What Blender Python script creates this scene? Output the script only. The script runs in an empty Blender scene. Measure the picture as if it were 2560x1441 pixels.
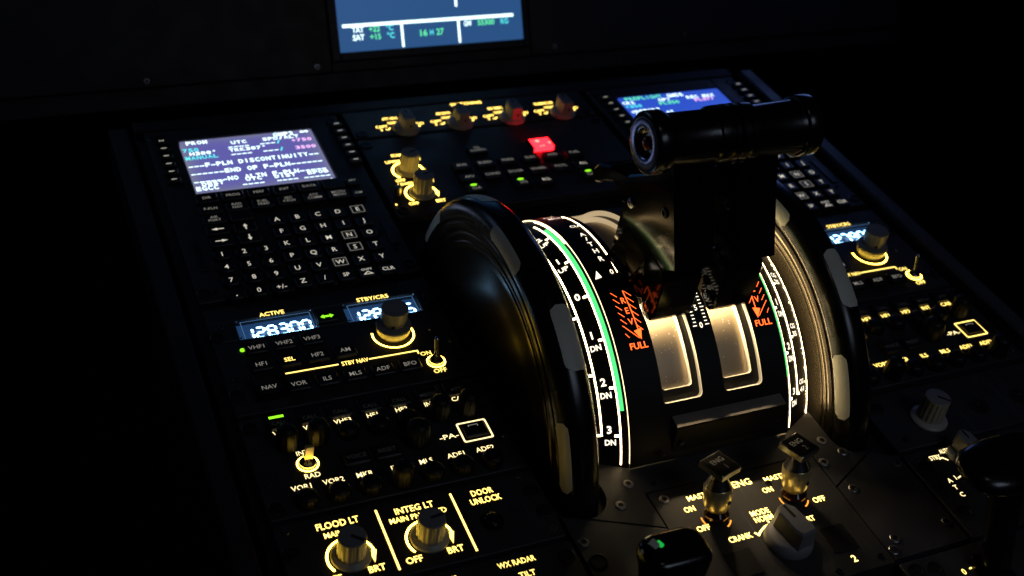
import bpy, bmesh, math, random
from mathutils import Vector, Matrix
from mathutils.geometry import delaunay_2d_cdt
random.seed(7)
S = 0.001                     # all lengths below are in millimetres
scene = bpy.context.scene
COL = scene.collection
PI = math.pi

# ------------------------------------------------------------------ camera, world, light, exposure
cam = bpy.data.cameras.new('camera'); co = bpy.data.objects.new('camera', cam); COL.objects.link(co)
cam.sensor_width = 36.0; cam.lens = 3011.36 / 2560 * 36; cam.clip_start = 0.01; cam.clip_end = 100
co.matrix_world = Matrix(((0.917095181792776, 0.14669282145844648, -0.3706988584620076, -0.15981085),
                          (-0.3799874693781323, 0.6029387281348747, -0.7014801588289598, -0.53622051),
                          (0.12060454639358, 0.7841849949136109, 0.6086936364906913, 0.48695311),
                          (0, 0, 0, 1)))
cam.dof.use_dof = True; cam.dof.focus_distance = 0.690; cam.dof.aperture_fstop = 8.5; cam.dof.aperture_blades = 7
scene.camera = co
world = bpy.data.worlds.new('World'); scene.world = world; world.use_nodes = True
wb = world.node_tree.nodes['Background']; wb.inputs[0].default_value = (0.35, 0.4, 0.6, 1); wb.inputs[1].default_value = 0.0006
scene.view_settings.view_transform = 'Standard'; scene.view_settings.look = 'None'
scene.view_settings.exposure = 0.0; scene.view_settings.gamma = 1.0
cy = scene.cycles
cy.use_denoising = True; cy.max_bounces = 8; cy.diffuse_bounces = 3; cy.glossy_bounces = 5; cy.transmission_bounces = 6
cy.sample_clamp_indirect = 4.0; cy.sample_clamp_direct = 30; cy.caustics_reflective = False; cy.caustics_refractive = False
cy.blur_glossy = 0.3

def lamp(name, kind, at, to, power, color, size=0.1, **kw):
    l = bpy.data.lights.new(name, kind); o = bpy.data.objects.new(name, l); COL.objects.link(o)
    l.energy = power; l.color = color
    if kind == 'AREA':
        l.shape = 'RECTANGLE'; l.size = size; l.size_y = kw.get('size_y', size); l.spread = math.radians(kw.get('spread', 180))
    elif kind == 'SPOT':
        l.spot_size = math.radians(kw.get('angle', 40)); l.spot_blend = 0.9; l.shadow_soft_size = size
    a = Vector(at) * S; b = Vector(to) * S
    o.location = a; o.rotation_euler = (b - a).to_track_quat('-Z', 'Y').to_euler()
    return o
# the flight displays on the main panel, left and right of the frame, the dusk light from a window behind, and the dim flood light in the ceiling
lamp('captain_display_light', 'AREA', (-185, 395, 135), (-60, -20, 70), 0.06, (0.36, 0.56, 1.0), 0.16)
lamp('copilot_display_light', 'AREA', (600, 395, 135), (520, 120, 20), 0.10, (0.22, 0.36, 1.0), 0.16)
lamp('cabin_window_light', 'AREA', (420, -860, 900), (250, -230, 0), 0.08, (0.66, 0.78, 1.0), 0.42, size_y=0.30, spread=62)
lamp('ceiling_flood_light', 'SPOT', (150, -330, 1150), (110, -120, 0), 0.24, (1.0, 0.88, 0.74), 0.04, angle=60)

# ------------------------------------------------------------------ materials
MATS = {}
def mat(name, base=(0.02, 0.02, 0.02), rough=0.5, metal=0.0, emit=None, strength=0.0, bump=0.0, bscale=900, spec=0.5, coat=0.0,
        vary=0.0, light=True, scratch=0.0):
    m = bpy.data.materials.new(name); m.use_nodes = True; nt = m.node_tree; p = nt.nodes['Principled BSDF']
    p.inputs['Base Color'].default_value = (*base, 1); p.inputs['Roughness'].default_value = rough
    p.inputs['Metallic'].default_value = metal; p.inputs['Specular IOR Level'].default_value = spec
    p.inputs['Coat Weight'].default_value = coat; p.inputs['Coat Roughness'].default_value = 0.08
    if emit:
        p.inputs['Emission Color'].default_value = (*emit, 1); p.inputs['Emission Strength'].default_value = strength
        if not light: m.cycles.emission_sampling = 'NONE'
    if bump or vary:
        tc = nt.nodes.new('ShaderNodeTexCoord'); nz = nt.nodes.new('ShaderNodeTexNoise')
        nz.inputs['Scale'].default_value = bscale; nz.inputs['Detail'].default_value = 5
        nt.links.new(tc.outputs['Object'], nz.inputs['Vector'])
        if bump:
            b = nt.nodes.new('ShaderNodeBump'); b.inputs['Strength'].default_value = bump; b.inputs['Distance'].default_value = 0.0004
            nt.links.new(nz.outputs['Fac'], b.inputs['Height']); nt.links.new(b.outputs['Normal'], p.inputs['Normal'])
        if vary:
            n2 = nt.nodes.new('ShaderNodeTexNoise'); n2.inputs['Scale'].default_value = 45; n2.inputs['Detail'].default_value = 6
            nt.links.new(tc.outputs['Object'], n2.inputs['Vector'])
            mr = nt.nodes.new('ShaderNodeMapRange'); mr.inputs['From Min'].default_value = 0.3; mr.inputs['From Max'].default_value = 0.7
            mr.inputs['To Min'].default_value = max(0.02, rough - vary); mr.inputs['To Max'].default_value = min(1, rough + vary)
            nt.links.new(n2.outputs['Fac'], mr.inputs['Value']); nt.links.new(mr.outputs['Result'], p.inputs['Roughness'])
            mx = nt.nodes.new('ShaderNodeMix'); mx.data_type = 'RGBA'
            mx.inputs[6].default_value = (*[c * 0.8 for c in base], 1); mx.inputs[7].default_value = (*[c * 1.2 for c in base], 1)
            nt.links.new(n2.outputs['Fac'], mx.inputs[0]); nt.links.new(mx.outputs[2], p.inputs['Base Color'])
    if scratch:
        mp_ = nt.nodes.new('ShaderNodeMapping'); mp_.inputs['Rotation'].default_value = (0, 0, 0.6); mp_.inputs['Scale'].default_value = (700, 16, 700)
        n3 = nt.nodes.new('ShaderNodeTexNoise'); n3.inputs['Scale'].default_value = 1.0; n3.inputs['Detail'].default_value = 2
        r3 = nt.nodes.new('ShaderNodeMapRange'); r3.inputs['From Min'].default_value = 0.70; r3.inputs['From Max'].default_value = 0.76
        nt.links.new(tc.outputs['Object'], mp_.inputs['Vector']); nt.links.new(mp_.outputs[0], n3.inputs['Vector']); nt.links.new(n3.outputs['Fac'], r3.inputs['Value'])
        m3 = nt.nodes.new('ShaderNodeMix'); m3.data_type = 'RGBA'; m3.inputs[7].default_value = (scratch, scratch, scratch, 1)
        nt.links.new(r3.outputs['Result'], m3.inputs[0]); nt.links.new(mx.outputs[2], m3.inputs[6]); nt.links.new(m3.outputs[2], p.inputs['Base Color'])
    MATS[name] = m
    return m
PANEL = mat('panel_paint', (0.026, 0.026, 0.028), 0.55, bump=0.25, bscale=2600, vary=0.12, scratch=0.09)
DECK = mat('deck_black', (0.008, 0.008, 0.009), 0.7, bump=0.2, bscale=1500)
PLATE = mat('plate_grey', (0.034, 0.034, 0.039), 0.5, bump=0.3, bscale=2200, vary=0.12, scratch=0.12)
LEDGE = mat('ledge_grey', (0.20, 0.18, 0.16), 0.45, bump=0.2, bscale=1500, vary=0.1)  # paler than the plates: light on the ledge put into its colour
RAILM = mat('rail_grey', (0.07, 0.07, 0.08), 0.5, bump=0.2, vary=0.1)
KEY = mat('key_black', (0.010, 0.010, 0.011), 0.45, bump=0.1, bscale=3000)
GLOSS = mat('gloss_black', (0.005, 0.005, 0.005), 0.11, bump=0.010, bscale=160, spec=0.22)
GRIP = mat('grip_black', (0.006, 0.006, 0.006), 0.22, coat=0.25, bump=0.05, bscale=900, vary=0.06)
COVER = mat('cover_black', (0.007, 0.007, 0.007), 0.5, bump=0.15, bscale=2500, spec=0.3)
WSIDE = mat('wheel_face', (0.055, 0.046, 0.034), 0.26, 0.85)
RINGM = mat('anodised_ring', (0.36, 0.40, 0.60), 0.2, 0.95, bump=0.05, bscale=900)  # blue reflection of the keypad screen put into the base colour
NICKEL = mat('warm_nickel', (0.92, 0.74, 0.36), 0.30, 0.65, vary=0.04)  # gold of the amber lighting put into the nickel's base colour
TILE = mat('tile_black', (0.006, 0.006, 0.006), 0.22, spec=0.3)
WHEEL = mat('wheel_black', (0.008, 0.008, 0.008), 0.24, bump=0.08, bscale=1200, vary=0.06)
IVORY = mat('ivory_inlay', (0.86, 0.84, 0.72), 0.45, bump=0.08, bscale=1500, vary=0.06)
KNOBG = mat('knob_grey', (0.22, 0.22, 0.23), 0.55, bump=0.2, bscale=2500, vary=0.08)
KNOBS = mat('knob_side', (0.42, 0.40, 0.34), 0.38, bump=0.1, bscale=2500)  # paler and warmer than the grey caps, amber legend light in the colour
KNOBK = mat('knob_black', (0.006, 0.006, 0.006), 0.48, bump=0.1, bscale=2000, spec=0.35)
MARK = mat('knob_mark', (0.012, 0.012, 0.012), 0.5)
STEEL = mat('steel', (0.55, 0.55, 0.56), 0.28, 1.0, vary=0.08)
SCREWM = mat('screw_steel', (0.34, 0.33, 0.33), 0.42, 1.0, vary=0.12)
SCREWD = mat('screw_dark', (0.03, 0.03, 0.032), 0.4, 0.6, vary=0.1)
HOLE = mat('hole_black', (0.002, 0.002, 0.002), 0.9)
AMBERG = mat('amber_collar', (0.035, 0.010, 0.003), 0.08, coat=0.5)
# lit things
LEG = mat('legend_amber', (0.3, 0.3, 0.25), 0.5, emit=(1.0, 0.70, 0.15), strength=2.8)
LEGA = mat('lit_arc', (0.3, 0.3, 0.25), 0.5, emit=(1.0, 0.62, 0.06), strength=16.0)
LEGW = mat('legend_amber_white', (0.3, 0.3, 0.25), 0.5, emit=(1.0, 0.78, 0.36), strength=2.0)
LEGE = mat('legend_engine', (0.3, 0.3, 0.25), 0.5, emit=(1.0, 0.70, 0.16), strength=5.0)
LEGB = mat('legend_bright', (0.3, 0.3, 0.25), 0.5, emit=(1.0, 0.66, 0.12), strength=4.5)
KLEG = mat('legend_key', (0.5, 0.5, 0.45), 0.5, emit=(1.0, 0.92, 0.74), strength=0.62, light=False)
KLEGD = mat('legend_key_dim', (0.5, 0.5, 0.45), 0.5, emit=(1.0, 0.92, 0.78), strength=0.20, light=False)
KLEGX = mat('legend_unlit', (0.06, 0.06, 0.06), 0.6, emit=(1, 0.95, 0.85), strength=0.008, light=False)
SCALE = mat('scale_white', (0.5, 0.5, 0.45), 0.5, emit=(1.0, 0.72, 0.36), strength=18.0)
SCALET = mat('scale_lettering', (0.5, 0.5, 0.45), 0.5, emit=(1.0, 0.86, 0.66), strength=1.8)
EDGE = mat('acrylic_edge', (0.7, 0.65, 0.5), 0.4, emit=(1.0, 0.74, 0.42), strength=0.45)
PEDGE = mat('plate_edge_glow', (0.7, 0.65, 0.5), 0.4, emit=(1.0, 0.72, 0.34), strength=42.0)
EDGEB = mat('acrylic_edge_bright', (0.7, 0.65, 0.5), 0.4, emit=(1.0, 0.74, 0.40), strength=3.0)
GREENB = mat('green_band', (0.1, 0.4, 0.2), 0.5, emit=(0.10, 1.0, 0.24), strength=1.15)
ORANGE = mat('reverse_orange', (0.4, 0.1, 0.05), 0.5, emit=(1.0, 0.115, 0.018), strength=3.2)
GLED = mat('led_green', (0.1, 0.3, 0.05), 0.4, emit=(0.32, 1.0, 0.02), strength=1.3)
REDL = mat('lamp_red', (0.3, 0.02, 0.02), 0.3, emit=(1.0, 0.006, 0.010), strength=14.0)
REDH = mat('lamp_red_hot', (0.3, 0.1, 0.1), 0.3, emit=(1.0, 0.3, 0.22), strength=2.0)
REDB = mat('button_red', (0.30, 0.012, 0.012), 0.15, coat=0.4)
SCRP = mat('screen_violet', (0.01, 0.01, 0.02), 0.25, emit=(0.20, 0.17, 0.62), strength=0.72)
def bleed(m, inner, outer):
    nt = m.node_tree; p = nt.nodes['Principled BSDF']; L = nt.links.new
    tc = nt.nodes.new('ShaderNodeTexCoord'); sp = nt.nodes.new('ShaderNodeSeparateXYZ'); L(tc.outputs['Generated'], sp.inputs[0])
    ds = []
    for ax in (0, 1):
        a = nt.nodes.new('ShaderNodeMath'); a.operation = 'MULTIPLY_ADD'; a.inputs[1].default_value = 2; a.inputs[2].default_value = -1; L(sp.outputs[ax], a.inputs[0])
        b = nt.nodes.new('ShaderNodeMath'); b.operation = 'ABSOLUTE'; L(a.outputs[0], b.inputs[0]); ds.append(b)
    mx = nt.nodes.new('ShaderNodeMath'); mx.operation = 'MAXIMUM'; L(ds[0].outputs[0], mx.inputs[0]); L(ds[1].outputs[0], mx.inputs[1])
    pw = nt.nodes.new('ShaderNodeMath'); pw.operation = 'POWER'; pw.inputs[1].default_value = 7; L(mx.outputs[0], pw.inputs[0])
    nz = nt.nodes.new('ShaderNodeTexNoise'); nz.inputs['Scale'].default_value = 40; L(tc.outputs['Object'], nz.inputs['Vector'])
    ml = nt.nodes.new('ShaderNodeMath'); ml.operation = 'MULTIPLY'; L(pw.outputs[0], ml.inputs[0]); L(nz.outputs['Fac'], ml.inputs[1])
    c = nt.nodes.new('ShaderNodeMix'); c.data_type = 'RGBA'; c.inputs[6].default_value = (*inner, 1); c.inputs[7].default_value = (*outer, 1); c.clamp_factor = True
    m2 = nt.nodes.new('ShaderNodeMath'); m2.operation = 'MULTIPLY'; m2.inputs[1].default_value = 1.8; m2.use_clamp = True; L(ml.outputs[0], m2.inputs[0])
    L(m2.outputs[0], c.inputs[0]); L(c.outputs[2], p.inputs['Emission Color'])
bleed(SCRP, (0.165, 0.155, 0.56), (0.26, 0.27, 0.42))
SCRB = mat('screen_blue', (0.01, 0.01, 0.02), 0.25, emit=(0.03, 0.09, 0.62), strength=0.95)
SCRD = mat('screen_navy', (0.01, 0.01, 0.02), 0.25, emit=(0.035, 0.125, 0.34), strength=0.68)
TWH = mat('text_white', (0.2, 0.2, 0.2), 0.4, emit=(0.75, 1.0, 1.0), strength=2.0)
TPI = mat('text_pink', (0.2, 0.2, 0.2), 0.4, emit=(1.0, 0.55, 1.0), strength=1.3)
TCY = mat('text_cyan', (0.2, 0.2, 0.2), 0.4, emit=(0.12, 0.95, 1.0), strength=1.1)
TGR = mat('text_green', (0.2, 0.2, 0.2), 0.4, emit=(0.15, 1.0, 0.42), strength=1.1)
DIG = mat('digit_blue_white', (0.2, 0.2, 0.2), 0.4, emit=(0.30, 0.62, 1.0), strength=8.0)
WIN = mat('window_backing', (0.004, 0.006, 0.012), 0.3, emit=(0.03, 0.10, 0.28), strength=0.45, light=False)  # faint blue emission stands in for the halo of the digits
WEDGE = mat('window_bevel', (0.25, 0.3, 0.4), 0.15, emit=(0.2, 0.45, 0.9), strength=0.35, light=False)  # blue emission stands in for digit light caught on the bevel
def glass():
    m = bpy.data.materials.new('window_glass'); m.use_nodes = True; nt = m.node_tree; nt.nodes.clear()
    o = nt.nodes.new('ShaderNodeOutputMaterial'); t = nt.nodes.new('ShaderNodeBsdfTransparent'); g = nt.nodes.new('ShaderNodeBsdfGlossy')
    g.inputs['Roughness'].default_value = 0.05; mx = nt.nodes.new('ShaderNodeMixShader'); f = nt.nodes.new('ShaderNodeFresnel'); f.inputs[0].default_value = 1.45
    nt.links.new(f.outputs[0], mx.inputs[0]); nt.links.new(t.outputs[0], mx.inputs[1]); nt.links.new(g.outputs[0], mx.inputs[2]); nt.links.new(mx.outputs[0], o.inputs[0])
    return m
GLASS = glass()
def speckle():                       # worn, dusty aluminium shutters in the lever slots
    m = mat('shutter_aluminium', (0.50, 0.46, 0.40), 0.40, 1.0); nt = m.node_tree; p = nt.nodes['Principled BSDF']
    tc = nt.nodes.new('ShaderNodeTexCoord'); v = nt.nodes.new('ShaderNodeTexVoronoi'); v.inputs['Scale'].default_value = 420
    r = nt.nodes.new('ShaderNodeValToRGB'); r.color_ramp.elements[0].position = 0.12; r.color_ramp.elements[0].color = (1, 1, 1, 1)
    r.color_ramp.elements[1].position = 0.22; r.color_ramp.elements[1].color = (0, 0, 0, 1)
    n = nt.nodes.new('ShaderNodeTexNoise'); n.inputs['Scale'].default_value = 160; n.inputs['Detail'].default_value = 4
    r2 = nt.nodes.new('ShaderNodeValToRGB'); r2.color_ramp.elements[0].position = 0.5; r2.color_ramp.elements[1].position = 0.62
    mu = nt.nodes.new('ShaderNodeMath'); mu.operation = 'MULTIPLY'
    L = nt.links.new
    L(tc.outputs['Object'], v.inputs['Vector']); L(tc.outputs['Object'], n.inputs['Vector']); L(v.outputs['Distance'], r.inputs[0]); L(n.outputs['Fac'], r2.inputs[0])
    L(r.outputs[0], mu.inputs[0]); L(r2.outputs[0], mu.inputs[1])
    mx = nt.nodes.new('ShaderNodeMix'); mx.data_type = 'RGBA'; mx.inputs[6].default_value = (0.50, 0.41, 0.28, 1); mx.inputs[7].default_value = (0.95, 0.92, 0.85, 1)
    L(mu.outputs[0], mx.inputs[0]); L(mx.outputs[2], p.inputs['Base Color'])
    mm = nt.nodes.new('ShaderNodeMath'); mm.operation = 'SUBTRACT'; mm.use_clamp = True; mm.inputs[0].default_value = 0.85; L(mu.outputs[0], mm.inputs[1]); L(mm.outputs[0], p.inputs['Metallic'])
    return m
ALU = speckle()

# ------------------------------------------------------------------ object helpers
ORG = {}                                            # thing / part -> its world origin in mm
def thing(name, label, cat, at, group=None, rot=None):
    o = bpy.data.objects.new(name, None); COL.objects.link(o); o.empty_display_size = 0.01
    o.location = Vector(at) * S; o['label'] = label; o['category'] = cat
    if rot: o.rotation_euler = rot
    if group: o['group'] = group
    ORG[o] = Vector(at)
    return o
def place(name, me, parent, at=(0, 0, 0), rot=None, world=True):
    """link mesh data as a part of parent; at is in mm, in world terms unless world=False (then in the parent's own frame)"""
    o = bpy.data.objects.new(name, me); COL.objects.link(o); at = Vector(at)
    if parent:
        o.parent = parent; p = ORG[parent]
        o.location = (at - p) * S if world else at * S
        ORG[o] = at if world else p + at
    else:
        o.location = at * S; ORG[o] = at
    if rot: o.rotation_euler = rot
    return o
CACHE = {}
def mesh(name, vf, m, smooth=False, key=None):
    if key and key in CACHE: return CACHE[key]
    v, f = vf() if callable(vf) else vf
    me = bpy.data.meshes.new(name); me.from_pydata([Vector(p) * S for p in v], [], f); me.validate()
    for q in (m if isinstance(m, (list, tuple)) else [m]): me.materials.append(q)
    if smooth:
        for p in me.polygons: p.use_smooth = True
        try: me.set_sharp_from_angle(angle=math.radians(38 if smooth is True else smooth))
        except Exception: pass
    if key: CACHE[key] = me
    return me
def part(name, vf, m, parent, at=(0, 0, 0), rot=None, smooth=False, key=None, world=True):
    return place(name, mesh(name, vf, m, smooth, key), parent, at, rot, world)
def join(*vfs):
    V, F = [], []
    for v, f in vfs:
        n = len(V); V += [tuple(p) for p in v]; F += [tuple(i + n for i in q) for q in f]
    return V, F
def move(vf, d=(0, 0, 0), rz=0.0, mtx=None):
    v, f = vf; M = mtx or (Matrix.Translation(d) @ Matrix.Rotation(rz, 4, 'Z'))
    return [tuple(M @ Vector(p)) for p in v], f
def bevbox(x0, x1, y0, y1, z0, z1, b=0.4, r=0.0, seg=3):
    """box with a chamfered top edge and optionally rounded plan corners"""
    def loop(i, z):
        if r <= 0: return [(x0 + i, y0 + i, z), (x1 - i, y0 + i, z), (x1 - i, y1 - i, z), (x0 + i, y1 - i, z)]
        out = []; rr = max(r - i, 0.05)
        for cx, cy_, a0 in ((x1 - r, y0 + r, -PI / 2), (x1 - r, y1 - r, 0), (x0 + r, y1 - r, PI / 2), (x0 + r, y0 + r, PI)):
            for k in range(seg + 1):
                a = a0 + PI / 2 * k / seg; out.append((cx + rr * math.cos(a), cy_ + rr * math.sin(a), z))
        return out
    V = loop(0, z0) + loop(0, z1 - b) + loop(b, z1); n = len(V) // 3; F = []
    for L in (0, 1):
        for k in range(n): F.append((L * n + k, L * n + (k + 1) % n, (L + 1) * n + (k + 1) % n, (L + 1) * n + k))
    F.append(tuple(range(2 * n, 3 * n))); F.append(tuple(reversed(range(n))))
    return V, F
def lathe(prof, n=32, axis='z', cap=True, flute=None):
    """prof: list of (r, h); flute(a, r, h) may return a new radius"""
    V, F = [], []
    for (r, h) in prof:
        for k in range(n):
            a = 2 * PI * k / n; q = flute(k, r, h) if flute else r
            if axis == 'z': V.append((q * math.cos(a), q * math.sin(a), h))
            else: V.append((h, q * math.cos(a), q * math.sin(a)))
    for j in range(len(prof) - 1):
        for k in range(n):
            a, b = j * n + k, j * n + (k + 1) % n; F.append((a, b, b + n, a + n) if axis == 'z' else (a, b, b + n, a + n))
    if cap:
        F.append(tuple(reversed(range(n)))); F.append(tuple(range((len(prof) - 1) * n, len(prof) * n)))
    return V, F
def ring(r0, r1, z=0.0, n=40, a0=0.0, a1=360.0):
    full = abs(a1 - a0) >= 360; m = n if full else n + 1; V, F = [], []
    for k in range(m):
        a = math.radians(a0 + (a1 - a0) * k / n); V += [(r0 * math.cos(a), r0 * math.sin(a), z), (r1 * math.cos(a), r1 * math.sin(a), z)]
    for k in range(n):
        i, j = 2 * k, 2 * ((k + 1) % m); F.append((i, i + 1, j + 1, j) if a1 > a0 else (j, j + 1, i + 1, i))
    return V, F
def poly(pts, z=0.0): return [(x, y, z) for x, y in pts], [tuple(range(len(pts)))]
def quad(x0, x1, y0, y1, z=0.0): return poly([(x0, y0), (x1, y0), (x1, y1), (x0, y1)], z)
def stroke(pts, w, z=0.0):
    """flat ribbon of width w along a polyline"""
    L, R = [], []
    for i, p in enumerate(pts):
        a = Vector(pts[max(i - 1, 0)]); b = Vector(pts[min(i + 1, len(pts) - 1)]); d = (b - a).normalized(); n = Vector((-d.y, d.x))
        k = 1.0
        if 0 < i < len(pts) - 1:
            d0 = (Vector(p) - a).normalized(); k = 1 / max(0.5, abs(n.dot(Vector((-d0.y, d0.x)))))
        L.append(Vector(p) + n * w / 2 * k); R.append(Vector(p) - n * w / 2 * k)
    V = [(q.x, q.y, z) for q in L] + [(q.x, q.y, z) for q in R]; m = len(pts)
    return V, [(i + m, i + 1 + m, i + 1, i) for i in range(m - 1)]
def prism(pts, x0, x1, b=0.0):
    """outline in (y, z) extruded along x, optional chamfer b of both ends"""
    c = Vector((sum(p[0] for p in pts) / len(pts), sum(p[1] for p in pts) / len(pts)))
    n = len(pts); rings = [(x0, 1), (x0 + b, 0), (x1 - b, 0), (x1, 1)] if b else [(x0, 0), (x1, 0)]
    A = sum(pts[i][0] * pts[(i + 1) % n][1] - pts[(i + 1) % n][0] * pts[i][1] for i in range(n)); sg = 1 if A > 0 else -1
    V, F = [], []
    for x, ins in rings:
        for i, p in enumerate(pts):
            if ins:
                e0 = (Vector(p) - Vector(pts[i - 1])).normalized(); e1 = (Vector(pts[(i + 1) % n]) - Vector(p)).normalized()
                n0 = Vector((-e0.y, e0.x)) * sg; n1 = Vector((-e1.y, e1.x)) * sg; d = n0 + n1; d = d / max(0.6, d.dot(n0))
                q = Vector(p) + d * b
            else: q = Vector(p)
            V.append((x, q.x, q.y))
    for j in range(len(rings) - 1):
        for k in range(n): a, c2 = j * n + k, j * n + (k + 1) % n; F.append((a, c2, c2 + n, a + n) if sg < 0 else (a, a + n, c2 + n, c2))
    F.append(tuple(range(n)) if sg < 0 else tuple(reversed(range(n)))); m = (len(rings) - 1) * n
    F.append(tuple(m + k for k in (reversed(range(n)) if sg < 0 else range(n))))
    V, F = V, F
    return V, F
# ---- lettering
GLYPH = {}
def glyphs(s, bold=0.0):
    k = (s, bold)
    if k not in GLYPH:
        c = bpy.data.curves.new('lettering', 'FONT'); c.body = s; c.resolution_u = 2; c.offset = bold; c.fill_mode = 'FRONT'
        o = bpy.data.objects.new('lettering', c); m = bpy.data.meshes.new_from_object(o)
        v = [(p.co.x, p.co.y) for p in m.vertices]; f = [tuple(q.vertices) for q in m.polygons]
        xs = [p[0] for p in v] or [0]; x0, x1 = min(xs), max(xs)
        GLYPH[k] = ([(x - (x0 + x1) / 2, y - 0.341) for x, y in v], f, x1 - x0)
        bpy.data.objects.remove(o); bpy.data.curves.remove(c); bpy.data.meshes.remove(m)
    return GLYPH[k]
def text(s, h, w=None, bold=0.0, z=0.0):
    v, f, gw = glyphs(s, bold); sy = h / 0.682; sx = w / gw if w else sy * 0.93
    return [(x * sx, y * sy, z) for x, y in v], f
def lettering(s, parent, x, y, h, w=None, m=None, z=0.15, bold=0.004, rz=0.0, name='lettering'):
    m = m or LEG
    return part(name, lambda: text(s, h, w, bold), m, parent, (x, y, z), (0, 0, rz) if rz else None, key=('t', s, h, w, m.name, bold))
# ---- small hardware
def screw(parent, x, y, r=2.6, z=0.0, m=None, name='screw'):
    m = m or SCREWM
    def g():
        return join(lathe([(r, -0.5), (r, 0.35), (r * 0.86, 0.75), (r * 0.5, 0.78)], 20, cap=False),
                    lathe([(r * 0.5, 0.78), (r * 0.46, -0.6)], 6, cap=False))
    o = part(name, g, m, parent, (x, y, z), (0, 0, random.random() * 3), smooth=True, key=('screw', r, m.name))
    part('socket', lambda: lathe([(r * 0.5, -0.55), (r * 0.5, -0.5)], 12), HOLE, o, (x, y, z), key=('sock', r))
    return o
def dzus(parent, x, y, r=4.6):
    o = part('quarter_turn_fastener', lambda: join(lathe([(r, -0.3), (r, 0.5), (r - 0.5, 0.8), (r - 1.0, 0.8), (r - 1.3, 0.25), (0.05, 0.25)], 24, cap=False)),
             SCREWD, parent, (x, y, 0.0), (0, 0, random.random() * 3), smooth=True, key=('dz', r))
    part('slot', lambda: quad(-r + 1.5, r - 1.5, -0.45, 0.45), HOLE, o, (x, y, 0.32), o.rotation_euler.copy() if False else None, key=('dzs', r))
    return o
def faceplate(parent, x0, x1, y0, y1, name='faceplate', m=None, top=0.0, r=1.2):
    cx, cy_ = (x0 + x1) / 2, (y0 + y1) / 2; w, h = (x1 - x0) / 2, (y1 - y0) / 2
    return part(name, lambda: bevbox(-w, w, -h, h, -6, 0, 0.6, r), m or PANEL, parent, (cx, cy_, top), key=('fp', w, h, (m or PANEL).name), smooth=20)
def key(parent, x, y, w, h, s=None, z=4.0, lh=None, lw=None, m=None, name='key', boxed=False, two=None, r=0.8):
    """push key whose top is at z; s is a legend, two a legend of two lines"""
    k = part(name, lambda: bevbox(-w / 2, w / 2, -h / 2, h / 2, -z, 0, 0.7, r), KEY, parent, (x, y, z), key=('key', w, h, z, r), smooth=20)
    m = m or KLEG
    if s: lettering(s, k, x, y, lh or 4.0, lw, m, z + 0.08, name='legend')
    if two:
        lettering(two[0], k, x, y + 1.75, 2.5, None, m, z + 0.08, name='legend'); lettering(two[1], k, x, y - 1.75, 2.5, None, m, z + 0.08, name='legend')
    if boxed:
        def fr():
            a, b, t = 4.6, 4.2, 0.5
            return join(quad(-a, a, b - t, b), quad(-a, a, -b, -b + t), quad(-a, -a + t, -b + t, b - t), quad(a - t, a, -b + t, b - t))
        part('legend_frame', fr, KLEGD, k, (x, y, z + 0.08), key=('boxfr',))
    return k
def arrow_key(parent, x, y, rz):
    k = part('key', lambda: bevbox(-7.6, 7.6, -5.4, 5.4, -4, 0, 0.7, 0.8), KEY, parent, (x, y, 4), key=('key', 'arr'), smooth=20)
    L = 4.2 if abs(math.sin(rz)) < 0.5 else 3.2
    def g(): return [(-L, -0.45, 0), (0.2, -0.45, 0), (0.2, -1.5, 0), (L, 0, 0), (0.2, 1.5, 0), (0.2, 0.45, 0), (-L, 0.45, 0)], [(0, 1, 2, 3, 4, 5, 6)]
    part('legend', g, KLEG, k, (x, y, 4.08), (0, 0, rz), key=('arrleg', L))
def fluted_knob(parent, x, y, rz, skirt=10.0, r=7.4, h=16.0, name='dimmer_knob', top=None, side=None):
    """pale fluted knob with a dark pointer line, on a round skirt"""
    k = part(name, lambda: lathe([(skirt, 0.2), (skirt, 1.2), (skirt - 0.7, 2.0), (r + 0.6, 2.6), (r + 0.2, 3.2)], 40, cap=False), side or KNOBS, parent, (x, y, 0), smooth=True, key=('ksk', skirt, r, (side or KNOBS).name))
    def fl(kk, rr, hh): return rr - (0.55 if (kk % 4) in (0, 1) else 0.0) if 4 < hh < h - 1.2 else rr
    part('fluted_body', lambda: lathe([(r, 2.4), (r, 4.2), (r, 5.0), (r * 0.97, h - 1.6), (r * 0.97, h - 1.0), (r * 0.95, h - 0.3)], 64, cap=False, flute=fl), side or KNOBS, k, (x, y, 0), smooth=30, key=('kbd', r, h, (side or KNOBS).name))
    part('cap', lambda: lathe([(r * 0.95, h - 0.3), (r * 0.90, h), (0.05, h)], 40, cap=False), top or KNOBG, k, (x, y, 0), smooth=True, key=('kcp', r, h))
    part('pointer_line', lambda: quad(-r * 0.1, r * 0.9, -0.85, 0.85), MARK, k, (x, y, h + 0.06), (0, 0, rz), key=('kpl', r))
    return k
def black_knob(parent, x, y, h, r=6.9):
    def fl(kk, rr, hh): return rr - (0.35 if (kk % 4) in (0, 1) else 0) if 1 < hh < h * 0.8 else rr
    return part('volume_knob', lambda: lathe([(r, 0.1), (r, 1.2), (r * 0.98, h * 0.55), (r * 0.93, h * 0.75), (r * 0.8, h * 0.9), (r * 0.5, h), (0.05, h)], 48, cap=False, flute=fl),
                KNOBK, parent, (x, y, 0), smooth=45, key=('bk', h, r))
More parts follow.
